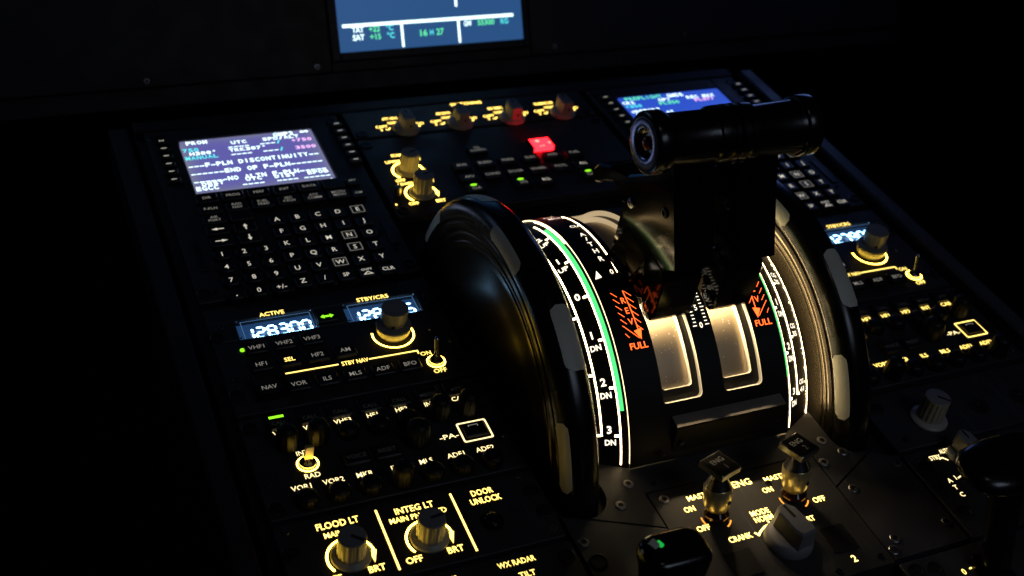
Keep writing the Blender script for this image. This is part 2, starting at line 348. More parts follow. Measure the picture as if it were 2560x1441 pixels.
def toggle(parent, x, y, ring_r, lean, paddle=False, length=13.0, name='toggle_switch'):
    """toggle with a lit ring round its bush; lean = (dx, dy) of the tip"""
    t = part(name, lambda: lathe([(ring_r - 1.6, 0.1), (ring_r - 1.6, 1.6), (ring_r - 2.4, 2.6), (1.5, 2.8)], 28, cap=False), STEEL, parent, (x, y, 0), smooth=True, key=('tgb', ring_r))
    part('lit_ring', lambda: ring(ring_r - 1.0, ring_r, 0.0, 44), LEGA, t, (x, y, 0.18), key=('tgr', ring_r))
    d = Vector((lean[0], lean[1], 1)).normalized(); q = Vector((0, 0, 1)).rotation_difference(d).to_euler()
    if paddle:
        part('lever', lambda: join(lathe([(1.2, 1.5), (1.2, 5.0)], 14), bevbox(-2.2, 2.2, -1.1, 1.1, 4.5, length, 0.3)), NICKEL, t, (x, y, 0.5), q, smooth=30, key=('tgp', length))
    else:
        part('lever', lambda: lathe([(1.0, 1.0), (1.1, 4), (1.5, length - 2), (1.7, length - 0.8), (1.2, length), (0.05, length + 0.2)], 16, cap=False), STEEL, t, (x, y, 0.5), q, smooth=True, key=('tgl', length))
    return t

# ------------------------------------------------------------------ setting: floor, pedestal body, main panel
def flatmesh(): return quad(-3000, 3500, -3000, 3500, 0)
fl_ = part('floor', flatmesh, mat('floor_carpet', (0.012, 0.012, 0.013), 0.9, bump=0.4, bscale=300), None, (0, 0, -700)); fl_['kind'] = 'structure'
ped = thing('pedestal', 'black centre pedestal carrying all the control panels between the two side rails', 'pedestal', (194, -100, -700))
part('deck', lambda: bevbox(-262, 262, -330, 370, 0, 692, 1, 3), DECK, ped, (194, -100, -700))
part('side_rail', lambda: bevbox(-6.5, 6.5, -330, 370, -30, 2.5, 1.5), RAILM, ped, (468, -100, 0), key='rail')
part('side_rail', lambda: bevbox(-6.5, 6.5, -330, 370, -30, 2.5, 1.5), DECK, ped, (-80, -100, 0))  # left rail blacker than the right one, its shade put into the material
part('front_coaming', lambda: bevbox(-262, 262, -4, 10, -12, -1, 1), DECK, ped, (194, 272, 0))

TH = math.radians(29)                                  # main panel leans back 29 degrees
mp = thing('instrument_panel', 'dark main instrument panel leaning back above the pedestal, with small silver screws', 'instrument panel', (193, 338, 12), rot=(PI / 2 - TH, 0, 0))
for x0, x1 in ((-450, -92), (90, 500)):                # either side of the display bay
    part('panel_sheet', lambda: bevbox(x0, x1, -14, 330, -8, 0, 0.8), PANEL, mp, (0, 0, 0), world=False)
part('lower_flange', lambda: bevbox(-450, 500, -30, -14.4, -8, -1.2, 0.8), PANEL, mp, (0, 0, 0), world=False)
part('panel_sheet', lambda: bevbox(-91.6, 89.6, -14, -6, -8, 0, 0.6), PANEL, mp, (0, 0, 0), world=False)
for sx, sy in ((-241.4, -9), (-104.5, -8.5), (112.9, -7.4), (247.5, -6)):
    s_ = screw(mp, 193 + sx, 338 + sy, 2.4, 12.0)
    s_.location = Vector((sx, sy, 0)) * S
    for c_ in s_.children: c_.location = (0, 0, 0)

# ------------------------------------------------------------------ lower system display
du = thing('display_unit', 'large lower system display with a blue page and white rules, set in the main panel', 'display', (193, 338, 12), rot=(PI / 2 - TH, 0, 0))
def dut(s, x, y, h, w, m): part('symbol', lambda: text(s, h, w, 0.02), m, du, (x - 193, y, -0.6), world=False)
def bez():
    o = bevbox(-91, 89, -5.6, 175, -10, 0.4, 0.8)
    return o
part('bezel', lambda: join(bevbox(-91, -83.4, -5.6, 175, -10, 0.6, 0.8), bevbox(83.4, 89, -5.6, 175, -10, 0.6, 0.8), bevbox(-83.3, 83.3, -5.6, 1.4, -10, 0.6, 0.8), bevbox(-83.3, 83.3, 168, 175, -10, 0.6, 0.8)), KEY, du, (0, 0, 0), world=False)
part('screen', lambda: bevbox(-83.3, 83.3, 1.5, 168, -10, -0.8, 0.05), SCRD, du, (0, 0, 0), world=False)
part('rule', lambda: stroke([(-79.6, 22.8), (75.2, 22.8)], 2.6), TWH, du, (0, 0, -0.62), world=False)
for x, a, b in ((-28, 2.5, 21.5), (23.4, 2.5, 21.5), (22.6, 33, 60)):
    part('rule', lambda: stroke([(x, a), (x, b)], 2.0), TWH, du, (0, 0, -0.62), world=False)
for a in ('TAT', 126.5, 19.2, 4.4, 10, TWH), ('SAT', 126.5, 12.8, 4.4, 10, TWH), ('+22', 140.9, 19.0, 4.4, 9.5, TGR), ('+15', 141.2, 12.6, 4.4, 9.5, TGR), ('°C', 154.3, 19.2, 4.4, 6.4, TCY), \
        ('°C', 154.8, 12.8, 4.4, 6.4, TCY), ('16', 184.2, 12.9, 5.0, 6.4, TGR), ('H', 191.4, 12.9, 4.0, 3.0, TCY), ('27', 199, 13, 5.0, 6.4, TGR), ('GW', 225, 18.2, 4.4, 7, TWH), ('55300', 242, 18.2, 4.4, 15.5, TGR), ('KG', 259.4, 18.2, 4.4, 7, TCY):
    dut(*a)

# ------------------------------------------------------------------ flight computer keypads
ROWS = ['ABCDE', 'FGHIJ', 'KLMNO', 'PQRST', 'UVWXY']
def control_unit(dx, label, lines, scr, dim):
    t = thing('control_display_unit', label, 'control unit', (11 + dx, 160, 0), 'flight computer control units')
    X = lambda x: x + dx
    km = KLEG
    # face with a screen opening
    z0 = -6
    part('faceplate', lambda: join(bevbox(-73, -51.5, -103, 104, -6, 0, 0.6), bevbox(50, 73, -103, 104, -6, 0, 0.6), bevbox(-51.4, 49.9, -103, 17.5, -6, 0, 0.6), bevbox(-51.4, 49.9, 89.5, 104, -6, 0, 0.6)), PANEL, t, (X(11), 160, 0), key='cdu_face', smooth=20)
    sc = part('screen', lambda: bevbox(-49.6, 49.6, -34.7, 34.7, -4, 0, 0.05, 1.0), scr, t, (X(10.2), 213, -0.6), key=('cduscr', scr.name))
    for (s, x, y, h, w, m) in lines:
        part('symbol', lambda: text(s, h, w, 0.03), m, sc, (X(x), y, -0.5), key=('sym', s, h, w, m.name))
    for y in [248 - 10.42 * k for k in range(6)]:
        for x, s in ((-51.5, 1), (78.8, -1)):
            lk = part('line_key', lambda: bevbox(-4.6, 4.6, -3.1, 3.1, -3.2, 0, 0.6, 0.6), KEY, t, (X(x + s * -1.0), y - 2.2, 3.2), key='lkey', smooth=20)
            part('legend', lambda: quad(-1.9, 1.9, -0.35, 0.35), KLEG if y > 190 else KLEGD, lk, (X(x + s * -1.0), y - 2.2, 3.28), key='lkl%d' % (y > 190))
    cols = [-35.6 + 18.05 * k for k in range(6)]
    for x, s in zip(cols, ['DIR', 'PROG', 'PERF', 'INIT', 'DATA', None]): key(t, X(x), 165.2, 15.2, 10.4, s, 4, 2.7, None, KLEGD)
    for x, s in zip(cols, ['F-PLN', ('RAD', 'NAV'), ('FUEL', 'PRED'), ('SEC', 'F-PLN'), ('ATC', 'COMM'), ('MCDU', 'MENU')]):
        key(t, X(x), 151.8, 15.2, 10.4, s if isinstance(s, str) else None, 4, 2.7, None, KLEGD, two=None if isinstance(s, str) else s)
    key(t, X(68.6), 165.8, 9.5, 9, 'BRT', 4, 2.2, None, KLEGD); key(t, X(68.6), 149.8, 9.5, 9, 'DIM', 4, 2.2, None, KLEGD)
    key(t, X(-35.6), 139.6, 15.2, 10.4, None, 4, m=KLEGD, two=('AIR', 'PORT')); key(t, X(-17.6), 140.2, 15.2, 10.8)
    arrow_key(t, X(-36.0), 127.2, PI); arrow_key(t, X(-36.0), 113.8, 0); arrow_key(t, X(-17.6), 126.2, PI / 2); arrow_key(t, X(-17.4), 113.6, -PI / 2)
    for r, row in enumerate(ROWS):
        for c, s in enumerate(row): key(t, X(4.6 + 14.3 * c), 129.9 - 14.03 * r, 10.6, 10, s, 4, 4.3, None, KLEG, boxed=s in 'ENSW')
    for c, s in enumerate(['Z', '/', 'SP', None, 'CLR']):
        k = key(t, X(4.6 + 14.3 * c), 59.8, 10.6, 10, s, 4, 4.3 if c < 2 else 3.4, None, KLEG)
        if c == 3:
            lettering('OVFY', k, X(47.5), 61.9, 2.2, None, KLEG, 4.08, name='legend')
            part('legend', lambda: [(-3.6, -2, 0), (3.6, -2, 0), (0, 1.4, 0), (-2.0, -1.35, 0), (2.0, -1.35, 0), (0, 0.6, 0)], KLEG, k) if False else \
                part('legend', lambda: ([(-3.6, -2, 0), (3.6, -2, 0), (0, 1.4, 0), (-2.0, -1.4, 0), (2.0, -1.4, 0), (0, 0.5, 0)], [(0, 1, 4, 3), (1, 2, 5, 4), (2, 0, 3, 5)]), KLEG, k, (X(47.5), 58.6, 4.08), key='ovfy')
    for r, row in enumerate(['123', '456', '789']):
        for c, s in enumerate(row): key(t, X(-38.9 + 14.44 * c), 99.3 - 14.03 * r, 11.5, 10, s, 4, 4.3, None, KLEG, r=3.5)
    for c, s in enumerate(['.', '0', '+/-']): key(t, X(-38.9 + 14.44 * c), 57.2, 11.5, 10, s, 4, 4.3 if c else 6, None, KLEG, r=3.5)
    for x, y in ((-56, 254), (78, 254), (-57, 66), (79, 66), (-57, 160)): dzus(t, X(x), y) if y != 160 else None
    for x, y in ((-50, 66), (75, 84), (70, 104)): screw(t, X(x), y, 1.6, m=SCREWD)
    part('annunciator', lambda: bevbox(-2.5, 2.5, -16, 16, -1, 0.5, 0.4, 0.6), KEY, t, (X(-53), 105, 0.6), key='ann'); part('annunciator', None, None, t, (X(77), 105, 0.6), key='ann')
    return t
CW = 4.02
def row(s, y, m, h=4.7): return [(ch, -37.6 + CW * i, y, (1.0 if ch == '-' else h) if False else h, None, m) for i, ch in enumerate(s) if ch != ' ']
def mono(s, x0, y, m, h=4.4, w=3.35):
    """characters in fixed cells, like the keypad's screen font"""
    out = []
    for i, ch in enumerate(s):
        if ch == ' ': continue
        out.append((ch, x0 + CW * (i + 0.5), y, h, {'I': 0.95, '-': 3.3, '/': 3.0, '°': 1.8, '+': 3.0, '1': 2.0, '.': 1.2, '<': 3.0}.get(ch, w), m))
    return out
L0 = -39.6
left_lines = mono('FROM', L0 + CW, 244.2, TWH, 4.2) + mono('GMP2', 29.6, 244.4, TWH, 4.6) + mono('UTC', -3.4, 239.4, TWH, 3.9) + mono('SPD/ALT', 20.4, 239.6, TWH, 3.9) \
    + mono('750', L0, 234.6, TCY) + mono('----', -6.6, 234.2, TWH) + mono('---', 17.2, 234.4, TWH) + mono('/', 29.4, 234.4, TCY) + mono('+750', 41.0, 234.0, TPI, 4.0) \
    + mono('H300°', L0 + CW, 229.4, TWH, 3.9) + mono('TRK307°', -6.8, 229.2, TWH, 3.9) + mono('MANUAL', L0, 223.9, TCY) + mono('----', -6.6, 223.9, TWH) + mono('---', 17.2, 224, TWH) + mono('/', 29.4, 224, TCY) + mono('3500', 41.6, 223.6, TPI, 4.0) \
    + mono('---F-PLN DISCONTINUITY--', L0, 213.2, TWH, 4.8) + mono('------END OF F-PLN------', L0, 203.0, TWH, 4.8) + mono('------NO ALTN F-PLN-----', L0, 192.6, TWH, 4.8) \
    + mono('DEST', L0 + CW * 1.2, 188.6, TWH, 3.9) + mono('UTC', -3.6, 189.0, TWH, 3.9) + mono('DIST', 17.0, 188.4, TWH, 3.9) + mono('EFOB', 41.4, 188.4, TWH, 3.9) \
    + mono('EGCC', L0, 183.4, TWH, 4.8) + mono('----', -7.0, 183.4, TWH) + mono('----', 17.6, 183.4, TWH) + mono('-----', 37.4, 183.2, TWH) + mono('.', 54.6, 179.8, TWH, 5)
def dblarrow(x, y): return ('↔', x, y, 4.5, 7.5, TWH)
right_lines = mono('PREFLIGHT', -34.2, 244.4, TGR, 4.6) + mono('GMDS', 6.6, 243.6, TWH, 4.6) + mono('CRZ', -39.6, 238.4, TWH, 3.9) + mono('OPT', -4.8, 238.2, TWH, 3.9) + mono('REC MAX', 22.9, 238.0, TWH, 3.9) \
    + mono('<350', -39.6, 232.4, TCY) + mono('FL350', -6.8, 232.8, TGR) + mono('FL377', 28.2, 232.8, TPI) + mono('<REPORT', -38.5, 223.6, TWH, 4.6) + mono('UPDATE AT', -36, 218, TWH, 3.9) + mono('*[    ]', -38, 212, TCY) + mono('BRG /DIST', -36, 207, TWH, 3.9)
u1 = control_unit(0, 'keypad unit with a violet flight plan screen, left of the thrust levers', left_lines, SCRP, False)
for s_ in [o for o in u1.children if o.name.startswith('screen')]:
    def da():
        return [(-3.6, 0, 0), (-1.6, 1.9, 0), (-1.6, 0.8, 0), (1.6, 0.8, 0), (1.6, 1.9, 0), (3.6, 0, 0), (1.6, -1.9, 0), (1.6, -0.8, 0), (-1.6, -0.8, 0), (-1.6, -1.9, 0)], [(0, 1, 9), (5, 6, 4), (2, 3, 7, 8), (1, 2, 8, 9), (3, 4, 6, 7)]
    part('symbol', da, TWH, s_, (53.8, 245, -0.5))
u2 = control_unit(366.6, 'keypad unit with a deep blue screen, partly behind the thrust lever grips', right_lines, SCRB, True)

# ------------------------------------------------------------------ radio panels
SEG = {'0': 'abcdef', '1': 'bc', '2': 'abged', '3': 'abgcd', '4': 'fgbc', '5': 'afgcd', '6': 'afgedc', '7': 'abc', '8': 'abcdefg', '9': 'abcfgd'}
def digit(ch, w=5.0, h=9.4, t=1.65):
    out = []; hw, hh = w / 2, h / 2
    P = {'a': ((-hw, hh), (hw, hh)), 'g': ((-hw, 0), (hw, 0)), 'd': ((-hw, -hh), (hw, -hh)), 'f': ((-hw, 0), (-hw, hh)), 'b': ((hw, 0), (hw, hh)), 'e': ((-hw, -hh), (-hw, 0)), 'c': ((hw, -hh), (hw, 0))}
    for s in SEG[ch]:
        (x0, y0), (x1, y1) = P[s]; d = Vector((x1 - x0, y1 - y0)); L = d.length; d /= L; n = Vector((-d.y, d.x)); g = 0.35
        a = Vector((x0, y0)) + d * g; b = Vector((x1, y1)) - d * g; k = t / 2
        q = [a, a + d * k + n * k, b - d * k + n * k, b, b - d * k - n * k, a + d * k - n * k]
        out.append(([(p.x, p.y, 0) for p in reversed(q)], [(0, 1, 2, 3, 4, 5)]))
    return join(*out)
def radio(dx, label, led):
    t = thing('radio_panel', label, 'radio panel', (11 + dx, 1.5, 0), 'radio panels'); X = lambda x: x + dx
    part('faceplate', lambda: join(bevbox(-73, 73, -48.5, 16.2, -6, 0, 0.6), bevbox(-73, 73, 34.2, 48.5, -6, 0, 0.6), bevbox(-73, -56, 16.3, 34.1, -6, 0, 0.6), bevbox(-7.6, 11.8, 16.3, 34.1, -6, 0, 0.6), bevbox(60.5, 73, 16.3, 34.1, -6, 0, 0.6)),
         PANEL, t, (X(11), 1.5, 0), key='radio_face', smooth=20)
    for x0, x1, s, lab, xl, wl in ((-44.8, 3.2, '128300', 'ACTIVE', -21.4, 15.5), (23.0, 71.3, '128725' if dx == 0 else '127905', 'STBY/CRS', 43.8, 21)):
        w = part('display_window', lambda: quad(-(x1 - x0) / 2, (x1 - x0) / 2, -8.8, 8.8), WIN, t, (X((x0 + x1) / 2), 26.7, -4.5), key=('win', x1 - x0))
        h = (x1 - x0) / 2 - 2.2
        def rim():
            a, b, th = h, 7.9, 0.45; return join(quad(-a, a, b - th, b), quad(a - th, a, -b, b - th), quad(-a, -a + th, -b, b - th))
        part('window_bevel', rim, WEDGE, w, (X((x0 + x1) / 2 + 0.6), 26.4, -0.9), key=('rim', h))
        dg = join(*[move(digit(c), (k * 7.2, 0, 0)) for k, c in enumerate(s)])
        part('digits', dg, DIG, w, (X(x0 + 6.5), 24.6, -3.0))
        part('glass', lambda: quad(-(x1 - x0) / 2, (x1 - x0) / 2, -8.8, 8.8), GLASS, w, (X((x0 + x1) / 2), 26.7, -0.5), key=('gl', x1 - x0))
        lettering(lab, t, X(xl), 37.2 if xl < 0 else 36.8, 3.5, wl, LEG, bold=0.008)
        for a, b in ((x0 + 0.5, 34.6), (x1 - 0.6, 34.6), (x0 + 0.5, 18.6), (x1 - 0.6, 18.6)):
            part('window_clip', lambda: lathe([(0.7, -0.2), (0.6, 0.5), (0.05, 0.7)], 10, cap=False), STEEL, t, (X(a), b, 0), smooth=True, key='clip')
    k = part('transfer_key', lambda: bevbox(-6.5, 6.5, -4.6, 4.6, -2.5, 0, 0.6, 1), KEY, t, (X(10.6), 25.0, 1.2), key='xfer', smooth=20)
    part('legend', lambda: ([(-4.3, 0, 0), (-1.9, 2.0, 0), (-1.9, 0.85, 0), (1.9, 0.85, 0), (1.9, 2.0, 0), (4.3, 0, 0), (1.9, -2.0, 0), (1.9, -0.85, 0), (-1.9, -0.85, 0), (-1.9, -2.0, 0)], [(0, 1, 9), (5, 6, 4), (2, 3, 7, 8), (1, 2, 8, 9), (3, 4, 6, 7)]), GLED, k, (X(10.6), 25.0, 1.3), key='xferleg')
    C = [-39.0, -22.1, -5.1, 11.9, 28.9, 46.0]
    def b(x, y, s, m=KLEGD): return key(t, X(x), y, 13.5, 9.6, s, 3, 3.3, None, m, r=1.2)
    for c, s in zip(C, ['VHF1', 'VHF2', 'VHF3']): b(c + 0.6, 5.3, s)
    k1 = part('selected_lamp', lambda: lathe([(1.5, 0), (1.4, 0.5), (0.05, 0.8)], 16, cap=False), GLED if led else KEY, t, (X(-46.2), 7.6, 0), key='lamp%d' % led)
    for c, s in zip(C[:4], ['HF1', 'SEL', 'HF2', 'AM']):
        b(c, -10.2, s, LEG if s == 'SEL' else KLEGD)
    b(C[0], -30.6, 'NAV')
    for c, s in zip(C[1:], ['VOR', 'ILS', 'MLS', 'ADF', 'BFO']): b(c, -32, s)
    part('nav_guard', lambda: join(bevbox(-9.5, -8.7, -8, 8.5, 0, 6, 0.2), bevbox(8.7, 9.5, -8, 8.5, 0, 6, 0.2), bevbox(-8.6, 8.6, -8, -7.2, 0, 5.9, 0.2)), GLASS, t, (X(C[0]), -30.6, 0.1), key='guard')
    lettering('STBY NAV', t, X(15.6), -19.1, 3.4, 16.5, LEG, bold=0.008)
    part('rule', lambda: quad(-26.8, 5.4, -0.5, 0.5), LEG, t, (X(0), -19, 0.15), key='rl1')
    part('rule', lambda: join(quad(24.3, 55.6, -0.5, 0.5), quad(54.6, 55.6, -2.8, -0.52)), LEG, t, (X(0), -19, 0.15), key='rl2')
    # concentric tuning knob with its lit ring
    kx, ky = X(45.6), -0.2
    part('lit_ring', lambda: ring(12.4, 13.5, 0, 60, -196, 16), LEGA, t, (kx, ky, 0.15), key='tring')
    k = part('tuning_knob', lambda: lathe([(8.6, 0.2), (8.8, 2.2), (10.2, 2.8), (10.9, 6.2), (11.1, 7.4), (10.6, 8.2), (8.2, 8.6)], 48, cap=False), KNOBS, t, (kx, ky, 0), smooth=True, key='tk1')
    part('collar', lambda: lathe([(11.1, 7.5), (10.9, 8.5), (7.4, 9.0), (7.2, 9.6)], 48, cap=False), KNOBG, k, (kx, ky, 0), smooth=True, key='tk2')
    part('inner_knob', lambda: lathe([(7.0, 9.4), (7.0, 12.6), (8.3, 13.4), (8.4, 20.6)], 48, cap=False), KNOBS, k, (kx, ky, 0), smooth=True, key='tk3')
    part('cap', lambda: lathe([(8.4, 20.6), (8.0, 21.3), (0.05, 21.4)], 48, cap=False), KNOBG, k, (kx, ky, 0), smooth=True, key='tk4')
    part('set_screw', lambda: lathe([(0.9, 0), (0.9, 0.3)], 12, axis='x'), HOLE, k, (kx - 2.5, ky - 6.75, 11), (0, 0, math.radians(-110)), key='tk5')
    toggle(t, X(63.1), -31.2, 5.9, (0.03, 0.24), length=16)
    lettering('ON', t, X(59.4), -22.6, 3.3, None, LEG); lettering('OFF', t, X(62.8), -39.6, 3.3, 8.2, LEG, bold=0.008)
    for x, y in ((-53.8, 31), (-57.4, -15.4), (77.5, 31), (78.5, -15.4), (70, -2)): screw(t, X(x), y, 1.9, m=SCREWM)
    for x, y in ((-58, 22), (-57.8, -30), (79, 20), (79, -34)): dzus(t, X(x), y)
radio(0, 'radio panel with both bright frequency windows in view, under the violet screen keypad', True)
radio(366.6, 'radio panel beyond the second trim wheel, half its frequency digits hidden by the wheel', False)

# ------------------------------------------------------------------ audio panels
def audio(dx, label, right):
    t = thing('audio_panel', label, 'audio panel', (11 + dx, -88, 0), 'audio control panels'); X = lambda x: x + dx
    faceplate(t, X(-62), X(84), -126.6, -50)
    C = [-40.8 + 17.6 * k for k in range(7)]
    for k, (c, s) in enumerate(zip(C, ['VHF1', 'VHF2', 'VHF3', 'HF1', 'HF2', 'INT', 'CAB'])):
        lettering(s, t, X(c), -65.4, 3.3, None, LEGW if not right else LEG, bold=0.008)
        black_knob(t, X(c + (1.5 if k > 4 else 0.3)), -76.2, 14.5 if k in ((6,) if right else (0, 1, 5, 6)) else 6.8, 6.3)
        kk = part('call_key', lambda: bevbox(-6.8, 6.8, -5.2, 5.2, -3, 0, 0.6, 0.8), KEY, t, (X(c), -58.6, 3.0), key='callk', smooth=20)
        lettering(['CALL', 'CALL', 'CALL', 'CALL', 'CALL', 'MECH', 'ATT'][k], kk, X(c), -60.4, 2.7, None, KLEGX, 3.08, name='legend')
        part('call_bar', lambda: quad(-4.2, 4.2, -1.0, 1.0), GLED if (k == 0 and not right) else KEY, kk, (X(c - 0.6), -55.6, 3.1), key='cb%d' % (k == 0 and not right))
    for k, (c, s) in enumerate(zip(C, ['VOR1', 'VOR2', 'MKR', 'ILS', 'MLS', 'ADF1', 'ADF2'])):
        lettering(s, t, X(c + 0.2), -108.0, 3.4, None, LEGW if not right else LEG, bold=0.008)
        black_knob(t, X(c + 0.4), -118.8, 14.0 if k in ((1, 6) if right else (3,)) else 6.8, 6.3)
    black_knob(t, X(30.0), -92.0, 14.5, 7.2)
    toggle(t, X(-32.9), -92.3, 6.2, (0.02, -0.12), paddle=True, length=15)
    lettering('INT', t, X(-33.6), -83.6, 3.2, None, LEGW); lettering('RAD', t, X(-32.6), -101.2, 3.4, 8.6, LEGW, bold=0.008)
    for x, s in ((-6.9, 'VOICE'), (10.8, 'RESET')): key(t, X(x), -96.4, 14.5, 10.5, s, 3, 2.9, None, KLEGX, r=0.8)
    lettering('-PA-', t, X(48.6), -93.6, 3.4, 11.5, LEGW, bold=0.008)
    def fr():
        a, b, th, r = 9.1, 7.8, 1.0, 1.2
        o = []; i = []
        for cx, cy_, a0 in ((a - r, -b + r, -90), (a - r, b - r, 0), (-a + r, b - r, 90), (-a + r, -b + r, 180)):
            for q in range(5):
                an = math.radians(a0 + 22.5 * q); o.append((cx + r * math.cos(an), cy_ + r * math.sin(an), 0)); i.append((cx + (r - th + 0.2) * math.cos(an) - 0 * th, cy_ + (r - th + 0.2) * math.sin(an), 0))
        sx, sy = (a - th) / a, (b - th) / b; i = [(x * sx, y * sy, 0) for x, y, z in o]; n = len(o)
        return o + i, [(k, (k + 1) % n, (k + 1) % n + n, k + n) for k in range(n)]
    part('lit_frame', fr, LEG if right else LEGW, t, (X(64.6), -93.0, 0.15), key='pafr%d' % right)
    k = key(t, X(64.6), -93.0, 13.4, 11, None, 2.2, name='address_key')
    part('legend', lambda: join(quad(-3, 3, 2.0, 2.5), quad(2.5, 3, 0.8, 1.98), quad(-3, -2.5, 1.2, 1.98)), KLEGD, k, (X(64.0), -92.5, 2.3), key='paleg')
    for x, y in ((-56.6, -72.5), (-57, -101.6), (79, -72), (80, -102), (83 - 4, -119), (44, -124)): screw(t, X(x), y, 1.9, m=SCREWM) if y != -124 else None
    for x, y in ((-57, -58), (66.5 + 12, -57), (78.5, -95), (-57, -119)): dzus(t, X(x), y)
audio(0, 'audio panel with a green lit call key and a gold lit paddle switch', False)
audio(366.6, 'audio panel on the far side, beside the blue lit side rail', True)

# ------------------------------------------------------------------ lighting panel and the panel below it
t = thing('lighting_panel', 'lighting panel lettered FLOOD LT, INTEG LT and DOOR UNLOCK', 'lighting panel', (11, -154.5, 0))
faceplate(t, -62, 84, -179, -130)
lettering('FLOOD LT', t, -29.2, -137.2, 4.2, 22.6, LEGB, bold=0.008); lettering('MAIN PNL', t, -28.5, -143.6, 3.4, 19, LEGB, bold=0.008)
lettering('INTEG LT', t, 12.4, -138.3, 4.0, 21.4, LEGB, bold=0.008); lettering('MAIN PNL & PED', t, 12.8, -144.0, 3.4, 31.5, LEGB, bold=0.008)
lettering('DOOR', t, 51.4, -137.8, 3.9, 12.4, LEGB, bold=0.008); lettering('UNLOCK', t, 51.5, -143.6, 3.9, 17.5, LEGB, bold=0.008)
for x, ya, yb in ((-7.7, -134.2, -175.2), (34.2, -134.4, -175.2)): part('rule', lambda: quad(-0.55, 0.55, yb, ya), LEGB, t, (x, 0, 0.15))
for x, rz in ((-28.6, math.radians(-42)), (13.6, math.radians(8))):
    part('dial_arc', lambda: ring(11.6, 12.8, 0, 40, 213, 0), LEGA, t, (x, -160, 0.15), key='arc1')
    part('dial_arrow', lambda: ([(9.5, 1.2, 0), (13.6, 1.2, 0), (10.6, -6.6, 0)], [(2, 1, 0)]), LEGB, t, (x, -160.5, 0.16), key='arrtip')
    fluted_knob(t, x, -160, rz, 10.4, 7.5, 16)
    lettering('OFF', t, x - 12.2, -171.2, 3.9, 8.8, LEGB, bold=0.008); lettering('BRT', t, x + 10.4, -170.8, 3.9, 8.8, LEGB, bold=0.008)
part('door_button', lambda: lathe([(6.2, 0), (6.2, 1.4), (5.4, 1.8), (4.9, 0.6), (4.6, 0.6), (4.4, 2.6), (3.4, 3.4), (0.05, 3.7)], 32, cap=False), GLOSS, t, (49.0, -159.5, 0), smooth=True)
for x, y in ((75, -128.6 - 4), (-56, -136), (79, -173)): screw(t, x, y, 1.9)
for x, y in ((78, -145), (-57, -150), (79, -160)): dzus(t, x, y)
t = thing('radar_panel', 'weather radar panel lettered WX RADAR at the lower edge, left of the speed brake handle', 'radar panel', (11, -225, 0))
faceplate(t, -62, 84, -268, -182)
lettering('WX RADAR', t, 51.1, -187.8, 3.4, 20.8, LEG, bold=0.008); lettering('SYS', t, 15, -188.5, 3.4, None, LEG, bold=0.008)
lettering('TILT', t, 53.6, -196.4, 3.4, None, LEG, bold=0.008)
for x, y in ((78, -192), (-57, -195)): dzus(t, x, y)

# ------------------------------------------------------------------ switching panel
t = thing('switching_panel', 'display switching panel with four grey rotary selectors, the third one lit red', 'switching panel', (194, 245.5, 0))
faceplate(t, 89, 297, 226, 265)
lettering('SWITCHING', t, 193.5, 261.8, 3.6, 27, LEGB, bold=0.01)
for k, (a, b_) in enumerate((('ATT', 'HDG'), ('AIR', 'DATA'), ('EIS', 'DMC'), ('ECAM/ND', 'XFR'))):
    x = 45.3 * k
    lettering(a + ' ' + b_ if k else 'ATT HDG', t, 124.2 + x - (1.5 if k == 3 else 0), 250.2, 3.3, 12.5 if k < 3 else 17, LEGB, bold=0.01); lettering('NORM', t, 125 + x, 243.4, 3.2, 8.5, LEGB, bold=0.01)
    lettering('CAPT', t, 114.4 + x, 239.3, 3.2, 9.5, LEGB, bold=0.01); lettering('3', t, 112.8 + x, 235.0, 3.2, None, LEGB, bold=0.01)
    lettering('F/O', t, 146.0 + x, 238.8, 3.0, None, LEGB, bold=0.008)
    part('tick', lambda: stroke([(116.2, 234.6), (118.6, 234.2), (120.4, 236.6)], 0.9), LEGB, t, (x, 0, 0.15), key='swt'); part('tick', lambda: stroke([(125.6, 241.4), (127, 239.6)], 0.9), LEGB, t, (x, 0, 0.15), key='swt2')
    part('tick', lambda: stroke([(143.9, 234.4), (145.2, 236.6)], 1.4), LEGB, t, (x, 0, 0.15), key='swt3')
    kx, ky = 132 + x, 231.8
    kn = part('selector_knob', lambda: lathe([(10.6, 0.2), (10.6, 1.4), (9.6, 3.2), (8.2, 4.0), (0.05, 4.2)], 40, cap=False), KNOBS, t, (kx, ky, 0), smooth=True, key='selb')
    def grip_():
        o = [(-4.1, -8.6), (4.1, -8.6), (5.2, -5.5), (4.6, 6.0), (1.6, 9.4), (-1.6, 9.4), (-4.6, 6.0), (-5.2, -5.5)]
        V = [(x_, y_, 3.6) for x_, y_ in o] + [(x_ * 0.97, y_ * 0.97, 13.4) for x_, y_ in o] + [(x_ * 0.85, y_ * 0.9, 14.2) for x_, y_ in o]; n = 8
        return V, [(j * n + i, j * n + (i + 1) % n, (j + 1) * n + (i + 1) % n, (j + 1) * n + i) for j in (0, 1) for i in range(n)]
    part('grip', grip_, KNOBS, kn, (kx, ky, 0), smooth=25, key='selg')
    part('cap', lambda: ([(x_ * 0.85, y_ * 0.9, 0) for x_, y_ in [(-4.1, -8.6), (4.1, -8.6), (5.2, -5.5), (4.6, 6.0), (1.6, 9.4), (-1.6, 9.4), (-4.6, 6.0), (-5.2, -5.5)]], [tuple(range(8))]), KNOBG, kn, (kx, ky, 14.2), key='selc')
    part('pointer_line', lambda: quad(-0.7, 0.7, 1.5, 8.2), MARK, kn, (kx, ky, 14.28), key='selp')
    part('set_screw', lambda: lathe([(0.9, 0), (0.9, 0.4)], 12, axis='x'), HOLE, kn, (kx + 0.5, ky - 8.4, 8), (0, 0, -PI / 2), key='sels')
